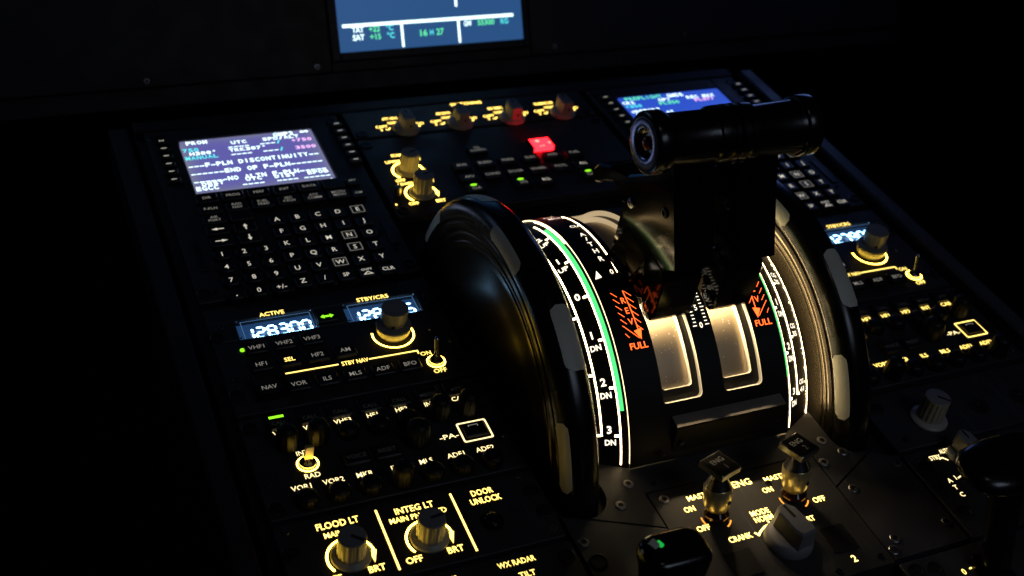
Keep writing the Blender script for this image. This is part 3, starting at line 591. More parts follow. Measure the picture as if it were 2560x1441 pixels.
for x, y in ((96, 231), (290, 231)): dzus(t, x, y)

# ------------------------------------------------------------------ warning display control panel
t = thing('ecam_panel', 'system page key panel with a glowing red key and three green lamps', 'key panel', (194, 170, 0))
faceplate(t, 89, 297, 119, 223)
C = [155.1 + 18.85 * k for k in range(6)]
def ek(x, y, s, m=KLEGD, lamp=False, w=14.2, h=9.4):
    k = key(t, x, y, w, h, s, 3.4, 2.9, None, m, name='page_key', r=0.8)
    if lamp: part('lamp_bar', lambda: lathe([(2.6, 0), (2.5, 0.3), (0.05, 0.4)], 20, cap=False), GLED, k, (x - 1.0, y + 2.6, 3.45), key='lb').scale = (1.0, 0.42, 1)
    if lamp:
        for c_ in k.children:
            if c_.name.startswith('legend'): c_.location.y -= 1.4 * S
    return k
for c, s in zip(C, ['ENG', 'BLEED', 'PRESS', 'ELEC', 'HYD', 'FUEL']): ek(c, 169.8, s)
for c, s in zip(C, ['APU', 'COND', 'DOOR', 'WHEEL', 'F/CTL', 'ALL']): ek(c, 153.6, s, KLEG if s == 'ALL' else KLEGD)
ek(C[0], 139.6, 'CLR', lamp=True); ek(C[2], 139.6, 'STS', lamp=True); ek(C[3], 138.4, 'RCL', KLEG); ek(C[5], 139.6, 'CLR', lamp=True)
k = key(t, 175, 189, 15, 10.4, None, 3.4, name='page_key', m=KLEGD, two=('TO', 'CONFIG'))
k = part('emergency_key', lambda: bevbox(-8.5, 8.5, -6.5, 6.5, -4, 0, 0.7, 0.6), REDL, t, (228.2, 186.8, 4.2), smooth=20)
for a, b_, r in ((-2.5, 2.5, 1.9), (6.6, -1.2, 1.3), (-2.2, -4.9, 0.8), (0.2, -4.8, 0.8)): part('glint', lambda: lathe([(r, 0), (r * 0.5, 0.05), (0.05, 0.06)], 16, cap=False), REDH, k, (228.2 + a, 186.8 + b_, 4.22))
part('key_guard', lambda: join(bevbox(-9.6, -8.7, -7.4, 7.4, 0, 4.6, 0.2), bevbox(8.7, 9.6, -7.4, 7.4, 0, 4.6, 0.2)), KEY, t, (228.2, 186.8, 0.1))
for y, s in ((175.0, 'UPPER'), (144.6, 'LOWER')):
    part('dial_arc', lambda: ring(11.0, 12.4, 0, 40, 222, -10), LEGA, t, (114.6, y, 0.15), key='arc2'); part('dial_arrow', lambda: ([(9.3, 1.4, 0), (13.6, 1.4, 0), (11.0, -5.6, 0)], [(2, 1, 0)]), LEGB, t, (114.6, y - 1.5, 0.16), key='at2')
    fluted_knob(t, 114.8, y - 0.6, math.radians(20), 9.6, 7.2, 17)
    lettering(s, t, 107.4, y + 14.0, 3.3, 12.2, LEGB, bold=0.01); lettering('OFF', t, 104.9, y - 11.4, 3.3, 7.4, LEGB, bold=0.01); lettering('BRT', t, 125.5, y - 11.8, 3.3, 7.4, LEGB, bold=0.01)
    lettering('DISPLAY', t, 123.5, y + 14, 3.2, 12, LEGB, bold=0.01)
lettering('ECAM', t, 112.6, 197.2, 3.3, 8, LEGB, bold=0.01)
part('pilot_lamp', lambda: lathe([(0.8, 0), (0.05, 0.5)], 12, cap=False), LEGB, t, (92.0, 134.5, 0.1))
for x, y in ((94.5, 215), (95, 126), (291, 215), (290, 126)): dzus(t, x, y)
# a pair of loose legs: small folded clip reflecting the dial light
part('spring_clip', lambda: join(lathe([(2.4, 0), (2.4, 7)], 16), ), SCREWM, t, (97, 146.5, 0), smooth=True)

# ------------------------------------------------------------------ throttle quadrant (a drum about the x axis)
YC, ZC, RQ = -42.0, -30.0, 107.8
def drum(x, th, R): a = math.radians(th); return (x, YC + R * math.cos(a), ZC + R * math.sin(a))
tq = thing('throttle_quadrant', 'curved black throttle quadrant with lit trim scales and two lever slots', 'throttle quadrant', (192, YC, 0))
def sheet(loops, R, th_lo, th_hi, x0, x1, step=2.5):
    """curved sheet bounded by loops (first outer, rest holes) given in (x, theta)"""
    k = PI / 180 * 107.8; pts, edges = [], []
    for lp in loops:
        n0 = len(pts); pts += [Vector((x, th * k)) for x, th in lp]; edges += [(n0 + i, n0 + (i + 1) % len(lp)) for i in range(len(lp))]
    nb = len(pts); th = th_lo + step
    def inside(x, t, lp):
        c = False; n = len(lp)
        for i in range(n):
            (xa, ta), (xb, tb) = lp[i], lp[(i + 1) % n]
            if (ta > t) != (tb > t) and x < (xb - xa) * (t - ta) / (tb - ta) + xa: c = not c
        return c
    while th < th_hi - 0.5:
        for x in [x0 + (x1 - x0) * q / 16 for q in range(1, 16)]:
            if inside(x, th, loops[0]) and not any(inside(x, th, h) for h in loops[1:]): pts.append(Vector((x, th * k)))
        th += step
    v, e, f, _, _, _ = delaunay_2d_cdt(pts, edges, [], 0, 1e-4)
    F = []
    for q in f:
        c = sum((v[i] for i in q), Vector((0, 0))) / len(q); a = (c.x, c.y / k)
        if inside(*a, loops[0]) and not any(inside(*a, h) for h in loops[1:]): F.append(tuple(reversed(q)))
    return [drum(p.x, p.y / k, R) for p in v], F
def rloop(x0, x1, t0, t1, r=2.2, dt=3.0):
    """rounded rectangle in (x, theta), sampled along theta"""
    rt = r / 1.88; out = []
    n = int((t1 - t0 - 2 * rt) / dt)
    for cx, ct, a0 in ((x1 - r, t0 + rt, -90), (x1 - r, t1 - rt, 0), (x0 + r, t1 - rt, 90), (x0 + r, t0 + rt, 180)):
        for q in range(6): a = math.radians(a0 + 18 * q); out.append((cx + r * math.cos(a), ct + rt * math.sin(a)))
        if a0 == -90: out += [(x1, t0 + rt + (t1 - t0 - 2 * rt) * q / (n + 1)) for q in range(1, n + 1)]
        if a0 == 90: out += [(x0, t1 - rt - (t1 - t0 - 2 * rt) * q / (n + 1)) for q in range(1, n + 1)]
    return out
def wall(loop, R0, R1):
    n = len(loop); V = [drum(x, t, R0) for x, t in loop] + [drum(x, t, R1) for x, t in loop]
    return V, [(i, (i + 1) % n, (i + 1) % n + n, i + n) for i in range(n)]
def outer_loop(x0, x1, t0, t1, dt=3.0):
    n = int((t1 - t0) / dt); return [(x0, t0), (x1, t0)] + [(x1, t0 + (t1 - t0) * q / n) for q in range(1, n)] + [(x1, t1), (x0, t1)] + [(x0, t1 - (t1 - t0) * q / n) for q in range(1, n)]
H = [rloop(161.2, 187.6, 42, 145.4, 3.0), rloop(202.2, 228.4, 42, 145.4, 3.0)]
I = [rloop(163.6, 183.4, 46, 141.6, 2.2), rloop(203.8, 223.9, 46, 141.6, 2.2)]
XL, XR = 138.6, 245.4
part('cover', lambda: sheet([outer_loop(XL, XR, 18, 163.6)] + H, RQ, 18, 163.6, XL, XR), COVER, tq, (0, 0, 0), smooth=50)
for k in (0, 1):
    part('slot_edge', lambda: wall(H[k], RQ, 104.4), EDGE, tq, (0, 0, 0), smooth=40)
    part('slot_ledge', lambda: sheet([rloop(H[k][0][0] - 26 if False else (160.4 if k == 0 else 201.4), 188.4 if k == 0 else 229.2, 41, 146, 3), I[k]], 104.3, 41, 146, 160, 230), COVER, tq, (0, 0, 0), smooth=50)
    part('slot_edge', lambda: wall(I[k], 104.3, 100.8), EDGE, tq, (0, 0, 0), smooth=40)
    xa, xb = (162, 185) if k == 0 else (202.5, 225.5)
    part('slot_shutter', lambda: ([drum(x, 30 + 3 * j, 100.9) for j in range(40) for x in (xa, xb)], [(2 * j, 2 * j + 1, 2 * j + 3, 2 * j + 2) for j in range(39)]), ALU, tq, (0, 0, 0), smooth=60)
# glowing acrylic edge between cover and trim scales, and the cover's side skirts
for x, s in ((XL, 1), (XR, -1)):
    part('cover_edge', lambda: ([drum(x, 18 + 3 * j, R) for j in range(49) for R in (RQ - 0.02, 106.6)], [(2 * j, 2 * j + 1, 2 * j + 3, 2 * j + 2) for j in range(48)]), EDGEB, tq, (0, 0, 0))
# trim scale plates: cones falling away outwards
def coneR(x, side): return (107.0 - 0.5 * (XL - x)) if side < 0 else (107.0 - 0.5 * (x - XR))
def onplate(x, th, side, d=0.22):
    a = math.radians(th); R = coneR(x, side) + d; return (x, YC + R * math.cos(a), ZC + R * math.sin(a))
def band(x0, x1, t0, t1, side, d=0.22, dt=2.0):
    n = max(1, int((t1 - t0) / dt)); V = [onplate(x, t0 + (t1 - t0) * j / n, side, d) for j in range(n + 1) for x in (x0, x1)]
    return V, [(2 * j, 2 * j + 1, 2 * j + 3, 2 * j + 2) for j in range(n)]
def plate_text(s, x, th, side, h, w=None, bold=0.03, d=0.24):
    v, f = text(s, h, w, bold); return [onplate(x + a, th - math.degrees(b / 103), side, d) for a, b, c in v], f
def drum_text(s, x, th, h, w=None, bold=0.01, R=RQ + 0.2, rz=0.0):
    v, f = text(s, h, w, bold); c, q = math.cos(rz), math.sin(rz); return [drum(x + a * c - b * q, th - math.degrees((a * q + b * c) / RQ), R) for a, b, _ in v], f
def drum_stroke(pts, w, R=RQ + 0.2):
    """ribbon on the drum; pts in (x, theta)"""
    k = PI / 180 * RQ; P = []
    for i in range(len(pts) - 1):
        (xa, ta), (xb, tb) = pts[i], pts[i + 1]; n = max(1, int(max(abs(tb - ta) / 2.5, 1)))
        P += [(xa + (xb - xa) * q / n, -(ta + (tb - ta) * q / n) * k) for q in range(n)]
    P.append((pts[-1][0], -pts[-1][1] * k)); v, f = stroke(P, w); return [drum(a, -b / k, R) for a, b, _ in v], f
for side, xo, xi in ((-1, 117.5, XL - 0.05), (1, XR + 0.05, 267.6)):
    sp = part('trim_scale', lambda: band(xo, xi, 18, 163.6, side, 0.0, 3.0), COVER, tq, (0, 0, 0), smooth=50)
    if side < 0: GX, LX, WX, NX, CX, TX0, TX1 = (134.6, 137.0), (133.9, 134.8), (124.4, 125.4), 128.8, 119.6, 131.4, 133.9
    else: GX, LX, WX, NX, CX, TX0, TX1 = (246.4, 248.2), (247.6, 248.5), (256.0, 257.0), 252.6, 261.3, 248.5, 250.6
    xe = xo if side < 0 else xi
    part('plate_edge', lambda: ([onplate(xe, 40 + 3 * j, side, d) for j in range(41) for d in (0.0, -3.2)], [(2 * j, 2 * j + 1, 2 * j + 3, 2 * j + 2) for j in range(40)]), PEDGE, sp, (0, 0, 0))
    part('green_band', lambda: band(GX[0], GX[1], 71.0, 145.0, side, 0.26), GREENB, sp, (0, 0, 0))
    part('scale_line', lambda: band(LX[0] + 0.1, LX[1] - 0.1, 64, 162.5, side), SCALE, sp, (0, 0, 0))
    part('scale_line', lambda: band(WX[0] + 0.1, WX[1] - 0.1, 84, 152.6, side), SCALE, sp, (0, 0, 0))
    if side < 0: part('scale_line', lambda: band(xi - 0.9, xi - 0.1, 60, 84, side), SCALE, sp, (0, 0, 0))
    for k, (n, u) in enumerate((('2', 'UP'), ('1', 'UP'), ('0', None), ('1', 'DN'), ('2', 'DN'), ('3', 'DN'))):
        th = 76.8 + 15.2 * k
        part('tick', lambda: band(TX0, TX1, th - 0.35, th + 0.35, side), SCALE, sp, (0, 0, 0))
        part('lettering', lambda: plate_text(n, NX, th - (2.1 if u else 0.9), side, 4.2 if side < 0 else 3.8), SCALET, sp, (0, 0, 0))
        if u: part('lettering', lambda: plate_text(u, NX + 0.3, th + 2.1, side, 3.2, 5.6 if side < 0 else 4.6), SCALET, sp, (0, 0, 0))
    for th, n in ((93.5, '17'), (113.1, '25'), (132.7, '35'), (152.4, '41')):
        a, b_ = (WX[0] - 2.0, WX[0]) if side < 0 else (WX[1], WX[1] + 1.8)
        part('tick', lambda: band(a, b_, th - 0.35, th + 0.35, side), SCALE, sp, (0, 0, 0))
        part('lettering', lambda: plate_text('CG', CX, th - 3.7, side, 2.9, 4.6), SCALET, sp, (0, 0, 0)); part('lettering', lambda: plate_text(n, CX + 0.4, th - 0.9, side, 2.9, 4.2), SCALET, sp, (0, 0, 0))
# worn lit outer edge of the right-hand scale
def worn():
    V, F = [], []
    for j in range(96):
        t0 = 66 + j; w = 0.5 + random.random() * 0.25
        n = len(V); V += [onplate(267.0, t0, 1, 0.25), onplate(267.0 + w, t0, 1, 0.1), onplate(267.0 + w, t0 + 1.02, 1, 0.1), onplate(267.0, t0 + 1.02, 1, 0.25)]; F.append((n, n + 1, n + 2, n + 3))
        if random.random() < 0.45:
            x = 266.6 - random.random() * 1.3; n = len(V); L = 0.2 + random.random() * 0.6; V += [onplate(x, t0, 1), onplate(x + 0.25, t0, 1), onplate(x + 0.3, t0 + L, 1), onplate(x, t0 + L, 1)]; F.append((n, n + 1, n + 2, n + 3))
    return V, F
part('worn_edge', worn, SCALE, tq, (0, 0, 0))
# thrust scale, reverse markings, centre degree scale
part('scale_line', lambda: drum_stroke([(157.0, 60), (157.0, 101.4)], 0.7), SCALE, tq, (0, 0, 0))
for s, x, th, h, m in (('TOGA', 150.4, 52.6, 3.4, ORANGE), ('FLX', 149.4, 58.6, 3.2, SCALET), ('MCT', 150.4, 62.2, 3.2, SCALET), ('CL', 152.4, 74.2, 3.2, SCALET), ('A', 152.0, 81.0, 3.9, SCALET), ('T', 151.9, 87.2, 3.9, SCALET), ('H', 151.9, 90.9, 3.9, SCALET), ('R', 151.9, 94.8, 3.9, SCALET), ('0', 153.6, 100.8, 3.4, SCALET)):
    part('lettering', lambda: drum_text(s, x, th, h), m, tq, (0, 0, 0))
part('lettering', lambda: drum_stroke([(152.6, 83.0), (151.4, 85.0)], 0.7), SCALET, tq, (0, 0, 0))
for th in (53, 62.5, 74): part('tick', lambda: drum_stroke([(155.2, th), (157.0, th)], 0.8), SCALE, tq, (0, 0, 0))
part('marker', lambda: ([drum(x, th, RQ + 0.2) for x, th in ((141.4, 102.9), (146.0, 102.4), (144.6, 99.6))], [(0, 1, 2)]), SCALET, tq, (0, 0, 0))
for cx, sgn in ((153.0, 1), (236.6, -1)):
    f = lambda d: cx + sgn * d
    part('reverse_arrow', lambda: drum_stroke([(f(1.4), 108.4), (f(2.4), 123.2)], 0.55), ORANGE, tq, (0, 0, 0))
    part('reverse_arrow', lambda: ([drum(x, th, RQ + 0.22) for x, th in ((f(-0.6), 122.0), (f(2.7), 124.9), (f(4.4), 121.4))], [(0, 1, 2)]), ORANGE, tq, (0, 0, 0))
    for k in range(6):
        th = 108.6 + 2.3 * k
        if k < 5 or sgn > 0: part('reverse_hatch', lambda: drum_stroke([(f(2.0), th), (f(5.4), th + 2.0)], 0.36), ORANGE, tq, (0, 0, 0))
        if k != 5: part('reverse_hatch', lambda: drum_stroke([(f(-6.6), th), (f(-3.6), th + 1.7)], 0.36), ORANGE, tq, (0, 0, 0))
    part('reverse_hatch', lambda: drum_stroke([(f(-6.6), 119.8), (f(1.6), 124.4)], 0.4), ORANGE, tq, (0, 0, 0)); part('reverse_hatch', lambda: drum_stroke([(f(-6.4), 122.4), (f(-4.4), 123.8)], 0.36), ORANGE, tq, (0, 0, 0))
    for s, th in (('R', 111.8), ('E', 115.3), ('V', 118.9)): part('lettering', lambda: drum_text(s, f(-0.6), th, 3.8, None, 0.0), ORANGE, tq, (0, 0, 0))
    part('lettering', lambda: drum_text('FULL', cx, 126.6, 3.6, 11.2), ORANGE, tq, (0, 0, 0))
for k in range(0, 44):
    th = 123.9 - 1.15 * k; L = 2.6 if k % 5 == 0 else 1.9
    for x, s in ((192.6, -1), (198.2, 1)): part('tick', lambda: drum_stroke([(x, th), (x + s * L, th)], 0.55), SCALET, tq, (0, 0, 0))
    if k % 5 == 0: part('lettering', lambda: drum_text(str(k), 195.4, th, 3.3), SCALET, tq, (0, 0, 0))
part('foot_block', lambda: prism([(-134, 24.2), (-143.4, 22.4), (-144.2, 0.2), (-120, 0.2)], 165.5, 240.5, 0.5), COVER, tq, (0, 0, 0))
part('ledge_top', lambda: ([(166.2, -134.4, 24.35), (166.2, -142.8, 22.75), (239.8, -142.8, 22.75), (239.8, -134.4, 24.35)], [(0, 1, 2, 3)]), LEDGE, tq, (0, 0, 0.25))  # pale sheet on the black block stands in for light on its top
for x, y, z in ((236, -143.4, 12), (158.5, -146.5, 6), (170, -145, 11)):
    part('cover_screw', lambda: lathe([(1.9, 0), (1.9, 0.5), (1.2, 0.9), (0.05, 0.9)], 16, cap=False), SCREWD, tq, (x, y, z), (PI / 2, 0, 0), smooth=True, key='covscr')

# ------------------------------------------------------------------ trim wheels
WY, WZ = -41.5, -32.0
def wheel(xc, label, phase):
    w = thing('trim_wheel', label, 'trim wheel', (xc, WY, WZ), 'pitch trim wheels')
    a, rc, b = 11.0, 117.8, 11.8
    sec = []
    for k in range(25):                        # rounded tread, from left shoulder over the top to the right shoulder
        t_ = PI - PI * k / 24; c, s = math.cos(t_), math.sin(t_); e = 0.86
        sec.append((rc + b * (abs(s) ** e), a * (abs(c) ** e) * (1 if c > 0 else -1)))
    side = [(116.6, 10.7), (115.6, 9.9), (114.4, 9.9), (113.6, 10.5), (110.6, 10.5), (109.6, 9.4), (108.0, 9.2), (107.2, 9.6), (105.8, 9.6), (104.8, 8.6), (102.6, 8.4), (101.8, 9.0), (97, 9.0), (96, 8.4), (82, 8.3), (66, 5.6), (24, 4.2), (23, 8), (10, 8.4), (0.1, 8.4)]
    prof = [(side[0][0], -side[0][1])] + sec + [side[0]]
    part('rim', lambda: lathe(prof, 144, axis='x', cap=False), WHEEL, w, (xc, WY, WZ), smooth=32, key='wheel')
    for sg in (-1, 1): part('side_disc', lambda: lathe([(r, sg * h) for r, h in (side if sg > 0 else side[::-1])], 144, axis='x', cap=False), WSIDE, w, (xc, WY, WZ), smooth=32, key=('wside', sg))
    def inlay(f0, f1, th0, th1):
        """white inlay on the rounded rim; f = section angle from radial, + towards -x"""
        n, m = 14, 10; V, F = [], []; r = 0.28
        for i in range(n + 1):
            u = i / n; tt = th0 + (th1 - th0) * u; e = min(u, 1 - u) * (th1 - th0) * 2.1; q = 1.0
            hw = (f1 - f0) / 2; rr = 5.0
            if e < rr: q = 1 - (1 - math.sqrt(max(0, 1 - (1 - e / rr) ** 2))) * min(1, rr / 9.0)
            for j in range(m + 1):
                fa = (f0 + f1) / 2 + hw * q * (2 * j / m - 1); ph = math.radians(90 + fa); c, s = math.cos(ph), math.sin(ph); e2 = 0.86
                R = rc + (b + 0.25) * (abs(s) ** e2); x = (a + 0.25) * (abs(c) ** e2) * (1 if c > 0 else -1)
                an = math.radians(tt); V.append((x, R * math.cos(an), R * math.sin(an)))
        for i in range(n):
            for j in range(m): k = i * (m + 1) + j; F.append((k, k + 1, k + m + 2, k + m + 1))
        return V, F
    for k in range(6):
        c0 = phase + 60 * k
        part('white_mark', lambda: inlay(42, 97, c0 - 9.2, c0 + 9.2), IVORY, w, (xc, WY, WZ), smooth=60, key=('il', phase, k, 0))
        part('white_mark', lambda: inlay(-50, 20, c0 + 30.5 - 8.4, c0 + 30.5 + 8.4), IVORY, w, (xc, WY, WZ), smooth=60, key=('il', phase, k, 1))
    return w
wheel(101.5, 'black trim wheel with a blue glint on its face, left of the quadrant', 31.8)
wheel(284.0, 'black trim wheel whose inner face glows golden, right of the quadrant', 29.0)

# ------------------------------------------------------------------ thrust levers
def lever(x0, x1, gx0, gx1, label, outer):
    """x0..x1 arm, gx0..gx1 grip, outer = -1 when the grip's free end is at gx0"""
    L = thing('thrust_lever', label, 'thrust lever', ((x0 + x1) / 2, -80, 60), 'thrust levers')
    arm = [(-40, 66), (-44, 104), (-46, 114), (-68, 137), (-71, 171), (-84, 171), (-93, 146), (-108.5, 109), (-98, 101), (-80, 76)]
    def armv():                             # the left face leans out a little towards the top
        v, f = prism(arm, x0, x1, 0.6); return [(x - (z - 109) * 0.02 if x < x0 + 2 else x, y, z) for x, y, z in v], f
    part('arm', armv, GLOSS, L, (0, 0, 0))
    foot = [(-98.5, 101.5), (-101.5, 96), (-100.5, 76)] + [(-92 + 8.6 * math.cos(math.radians(q)), 72 + 8.6 * math.sin(math.radians(q))) for q in range(200, 341, 20)] + [(-83, 78), (-78, 96), (-86, 103)]
    part('foot', lambda: prism(foot, x0 - 0.4, x1 + 0.4, 0.8), GLOSS, L, (0, 0, 0))
    part('pivot_bolt', lambda: lathe([(3.4, -0.9), (3.4, -1.5), (2.6, -2.2), (2.2, -1.2), (1.6, -1.2), (1.5, -2.0), (0.05, -2.2)], 20, axis='x', cap=False), STEEL, L, (x0, -92, 72), smooth=True, key='pb')
    for (y, z) in ((-53.5, 117), (-88, 133.4)):
        part('bolt', lambda: lathe([(3.1, 0.2), (3.1, -0.8), (2.4, -1.6), (1.4, -1.7), (1.3, -0.6), (0.05, -0.6)], 18, axis='x', cap=False), STEEL if y > -60 else SCREWD, L, (x0, y, z), smooth=True, key=('lb', y > -60))
    hook = [(-3.4, 103), (-2.6, 108), (-8, 115), (-22, 122), (-42, 128.5), (-66, 145), (-73, 142), (-70, 134), (-48, 112), (-41, 109), (-35, 113), (-28, 114.5), (-20, 110), (-14, 105), (-8, 101.5)]
    part('reverse_lever', lambda: prism(hook, x0 + 0.8, x1 - 0.8, 1.4), GLOSS, L, (0, 0, 0))
    if outer < 0:        # wedge-shaped guard beside the first arm
        def wed():
            V = [(x0, -53.5, 101), (x0, -80, 95.5), (x0 - 5.5, -72, 76), (x0 - 6.5, -50, 80), (x0, -40, 70), (x0 - 7, -44, 66), (x0 - 6.0, -70, 62), (x0, -84, 72)]
            return V, [(0, 1, 2, 3), (0, 3, 5, 4), (3, 2, 6, 5), (1, 7, 6, 2)]
        part('guard', wed, GLOSS, L, (0, 0, 0))
    # grip
    gl = gx1 - gx0; P = [(15.0, 0.0), (16.2, 0.5), (16.7, 1.4), (16.7, 8.6), (16.2, 9.6), (14.9, 10.2), (14.3, 13), (14.2, gl - 13), (14.4, gl - 12.2), (15.6, gl - 11.4), (15.8, gl - 9), (15.8, gl - 6.2), (15.0, gl - 5.6), (15.0, gl - 4.4), (15.9, gl - 3.8), (15.9, gl - 0.8), (15.2, gl - 0.2), (0.1, gl - 0.2)]
    inner = [(0.1, 3.2), (7.2, 3.2), (7.7, 2.6), (7.9, 0.4), (8.3, 0.1)]
    prof = [(13.2, 0.0)] + P
    if outer > 0: prof = [(r, gl - h) for r, h in reversed(prof)]
    g = part('grip', lambda: lathe(prof, 64, axis='x', cap=False), GRIP, L, (gx0, -85, 178), smooth=34)
    rp = inner + [(9.4, -0.15), (10.8, -0.25), (12.2, -0.15), (13.2, 0.0)]
    if outer > 0: rp = [(r, gl - h) for r, h in reversed(rp)]
    part('end_ring', lambda: lathe(rp, 64, axis='x', cap=False), RINGM, g, (gx0, -85, 178), smooth=34)
    bx = [(3.8, 3.3), (3.8, 1.0), (3.2, 0.3), (1.6, -0.1), (0.05, -0.2)]
    if outer > 0: bx = [(r, gl - h) for r, h in bx]
    part('disconnect_button', lambda: lathe(bx, 24, axis='x', cap=False), REDB, g, (gx0, -85, 178), smooth=True)
    # small bulbs of the integral lighting sit in the slot under the arm, out of sight
    for k, (ta, tb, pw) in enumerate(((113, 134, 0.17), (97, 74, 0.03))):
        lamp('slot_bulb', 'AREA', drum((x0 + x1) / 2 - 1.5, ta, 105.4), drum((x0 + x1) / 2 - 1.5, tb, 101.5), pw, (1.0, 0.74, 0.42), 0.017, size_y=0.003)
    return L
lever(163, 187.2, 141.5, 191.4, 'glossy black thrust lever with the red button on its round grip end', -1)
lever(203, 227.6, 192.0, 242.5, 'glossy black thrust lever to the right, its grip in front of the blue screen keypad', 1)

# ------------------------------------------------------------------ plates round the quadrant's foot
def slab(pts, z0=-6.0, z1=0.0):
    n = len(pts); A = sum(pts[i][0] * pts[(i + 1) % n][1] - pts[(i + 1) % n][0] * pts[i][1] for i in range(n))
    if A < 0: pts = pts[::-1]
    V = [(x, y, z0) for x, y in pts] + [(x, y, z1) for x, y in pts]
    return V, [tuple(range(n, 2 * n))] + [(i, (i + 1) % n, (i + 1) % n + n, i + n) for i in range(n)]
arcL = [(101.5 + 15.2 * math.cos(math.radians(a)), -157 + 15.2 * math.sin(math.radians(a))) for a in range(0, -101, -10)]
pl = [(116.7, -128)] + arcL + [(101, -172.4), (138.6, -189.5), (138.6, -164.2), (250.2, -164.2), (250.2, -190.5), (286, -172.4)] + [(387 - x - 1.3, y) for x, y in reversed(arcL)] + [(269, -128), (268, -120), (117, -120)]
t = thing('surround_plate', 'dark plate with hex socket screws around the foot of the quadrant', 'cover plate', (193, -150, 0))
part('plate', lambda: slab(pl), PLATE, t, (0, 0, 0))
for x, y in ((132.5, -155.6), (121.3, -168.6), (247.6, -172.8) if False else (253.6, -172.8), (263, -157), (270.3, -168.5)): screw(t, x, y, 3.1)
screw(t, 147.2, -158.8, 1.9, m=SCREWD)
t = thing('cover_plate', 'blank dark plate with one visible steel screw, left of the engine panel', 'cover plate', (112, -222, 0))
part('plate', lambda: slab([(86.2, -166.6), (100, -173.2), (138.6, -190.7), (138.6, -268), (86.2, -268)]), PLATE, t, (0, 0, 0))
screw(t, 90.4, -186.2, 3.1); screw(t, 92, -232, 3.1); dzus(t, 92.5, -200, 5)
t = thing('cover_plate', 'blank dark plate with a scatter of steel screws, right of the engine panel', 'cover plate', (280, -215, 0))
part('plate', lambda: slab([(250.4, -191.7), (286.4, -173.6), (301.6, -181), (301.6, -246.6), (250.4, -246.6)]), PLATE, t, (0, 0, 0))
for x, y in ((259, -195.5), (297.4, -186.0), (297.0, -232.6), (259.5, -234)): screw(t, x, y, 3.1)
screw(t, 254.0, -240.8, 3.3)

# ------------------------------------------------------------------ engine start panel
t = thing('engine_panel', 'engine start panel lettered ENG, MASTER and MODE with two metal master levers', 'engine panel', (194.5, -206, 0))
part('faceplate', lambda: slab([(139.6, -165.4), (249.4, -165.4), (249.4, -248), (139.6, -248)]), PANEL, t, (0, 0, 0))
for s, x, y, h, w in (('ENG', 196.4, -173.2, 4.4, 12.5), ('MASTER', 168.6, -175.0, 3.4, 17.5), ('MASTER', 219.6, -174.8, 3.4, 17.5), ('1', 179.6, -175, 3.4, None), ('ON', 157.4, -182.0, 3.6, 6.6), ('ON', 208.6, -182, 3.6, 6.6), ('OFF', 158.2, -196.3, 3.6, 8), ('OFF', 234.0, -196.7, 3.6, 8),
                      ('MODE', 195.1, -195.2, 3.6, 12), ('NORM', 195.0, -199.8, 3.6, 12), ('CRANK', 174.8, -208, 3.6, 14.5), ('IGN/START', 213.5, -207.6, 3.4, 20), ('2', 228.4, -239, 4.2, None), ('1', 166.5, -239, 4.2, None)):
    lettering(s, t, x, y, h, w, LEGE, bold=0.012)
part('dial_arc', lambda: stroke([(184.2, -207.2), (185.6, -209.4), (188.2, -207.4), (192, -205.2), (196.2, -204.2), (200, -204.4)], 1.1), LEGE, t, (0, 0, 0.15)); part('tick', lambda: stroke([(195.9, -201.8), (196.4, -204)], 1.1), LEGE, t, (0, 0, 0.16))
for x, y in ((228, -224), (167, -224)):
    part('fault_light', lambda: bevbox(-8.3, 8.3, -8.6, 8.6, -1, 0.6, 0.4, 0.6), KEY, t, (x, y, 0.1), key='fault')
screw(t, 212.0, -177.5, 2.0, m=SCREWD); screw(t, 147.1, -171.7, 3.0); screw(t, 246.6 - 3, -242, 2.0, m=SCREWD); screw(t, 215, -244, 2.2, m=SCREWD)
# mode selector
kx, ky = 199.5, -217.5
k = part('mode_selector', lambda: lathe([(12.2, 0.2), (12.2, 1.6), (11.4, 4.6), (9.6, 6.0), (0.05, 6.2)], 48, cap=False), KNOBG, t, (kx, ky, 0), smooth=True)
def grip2():
    o = [(-4.4, -9.5), (4.4, -9.5), (5.6, -6), (5.0, 7), (2.0, 10.6), (-2.0, 10.6), (-5.0, 7), (-5.6, -6)]; n = 8
    V = [(x * 1.05, y * 1.05, 4.5) for x, y in o] + [(x, y, 15.4) for x, y in o] + [(x * 0.86, y * 0.92, 16.6) for x, y in o]
    return V, [(j * n + i, j * n + (i + 1) % n, (j + 1) * n + (i + 1) % n, (j + 1) * n + i) for j in (0, 1) for i in range(n)] + [tuple(range(16, 24))]
k.scale = (1.12, 1.12, 1.08)
part('grip', grip2, KNOBG, k, (kx, ky, 0), (0, 0, math.radians(10)), smooth=25)
part('pointer_line', lambda: quad(-0.8, 0.8, 1, 9.4), MARK, k, (kx, ky, 16.7), (0, 0, math.radians(10)))
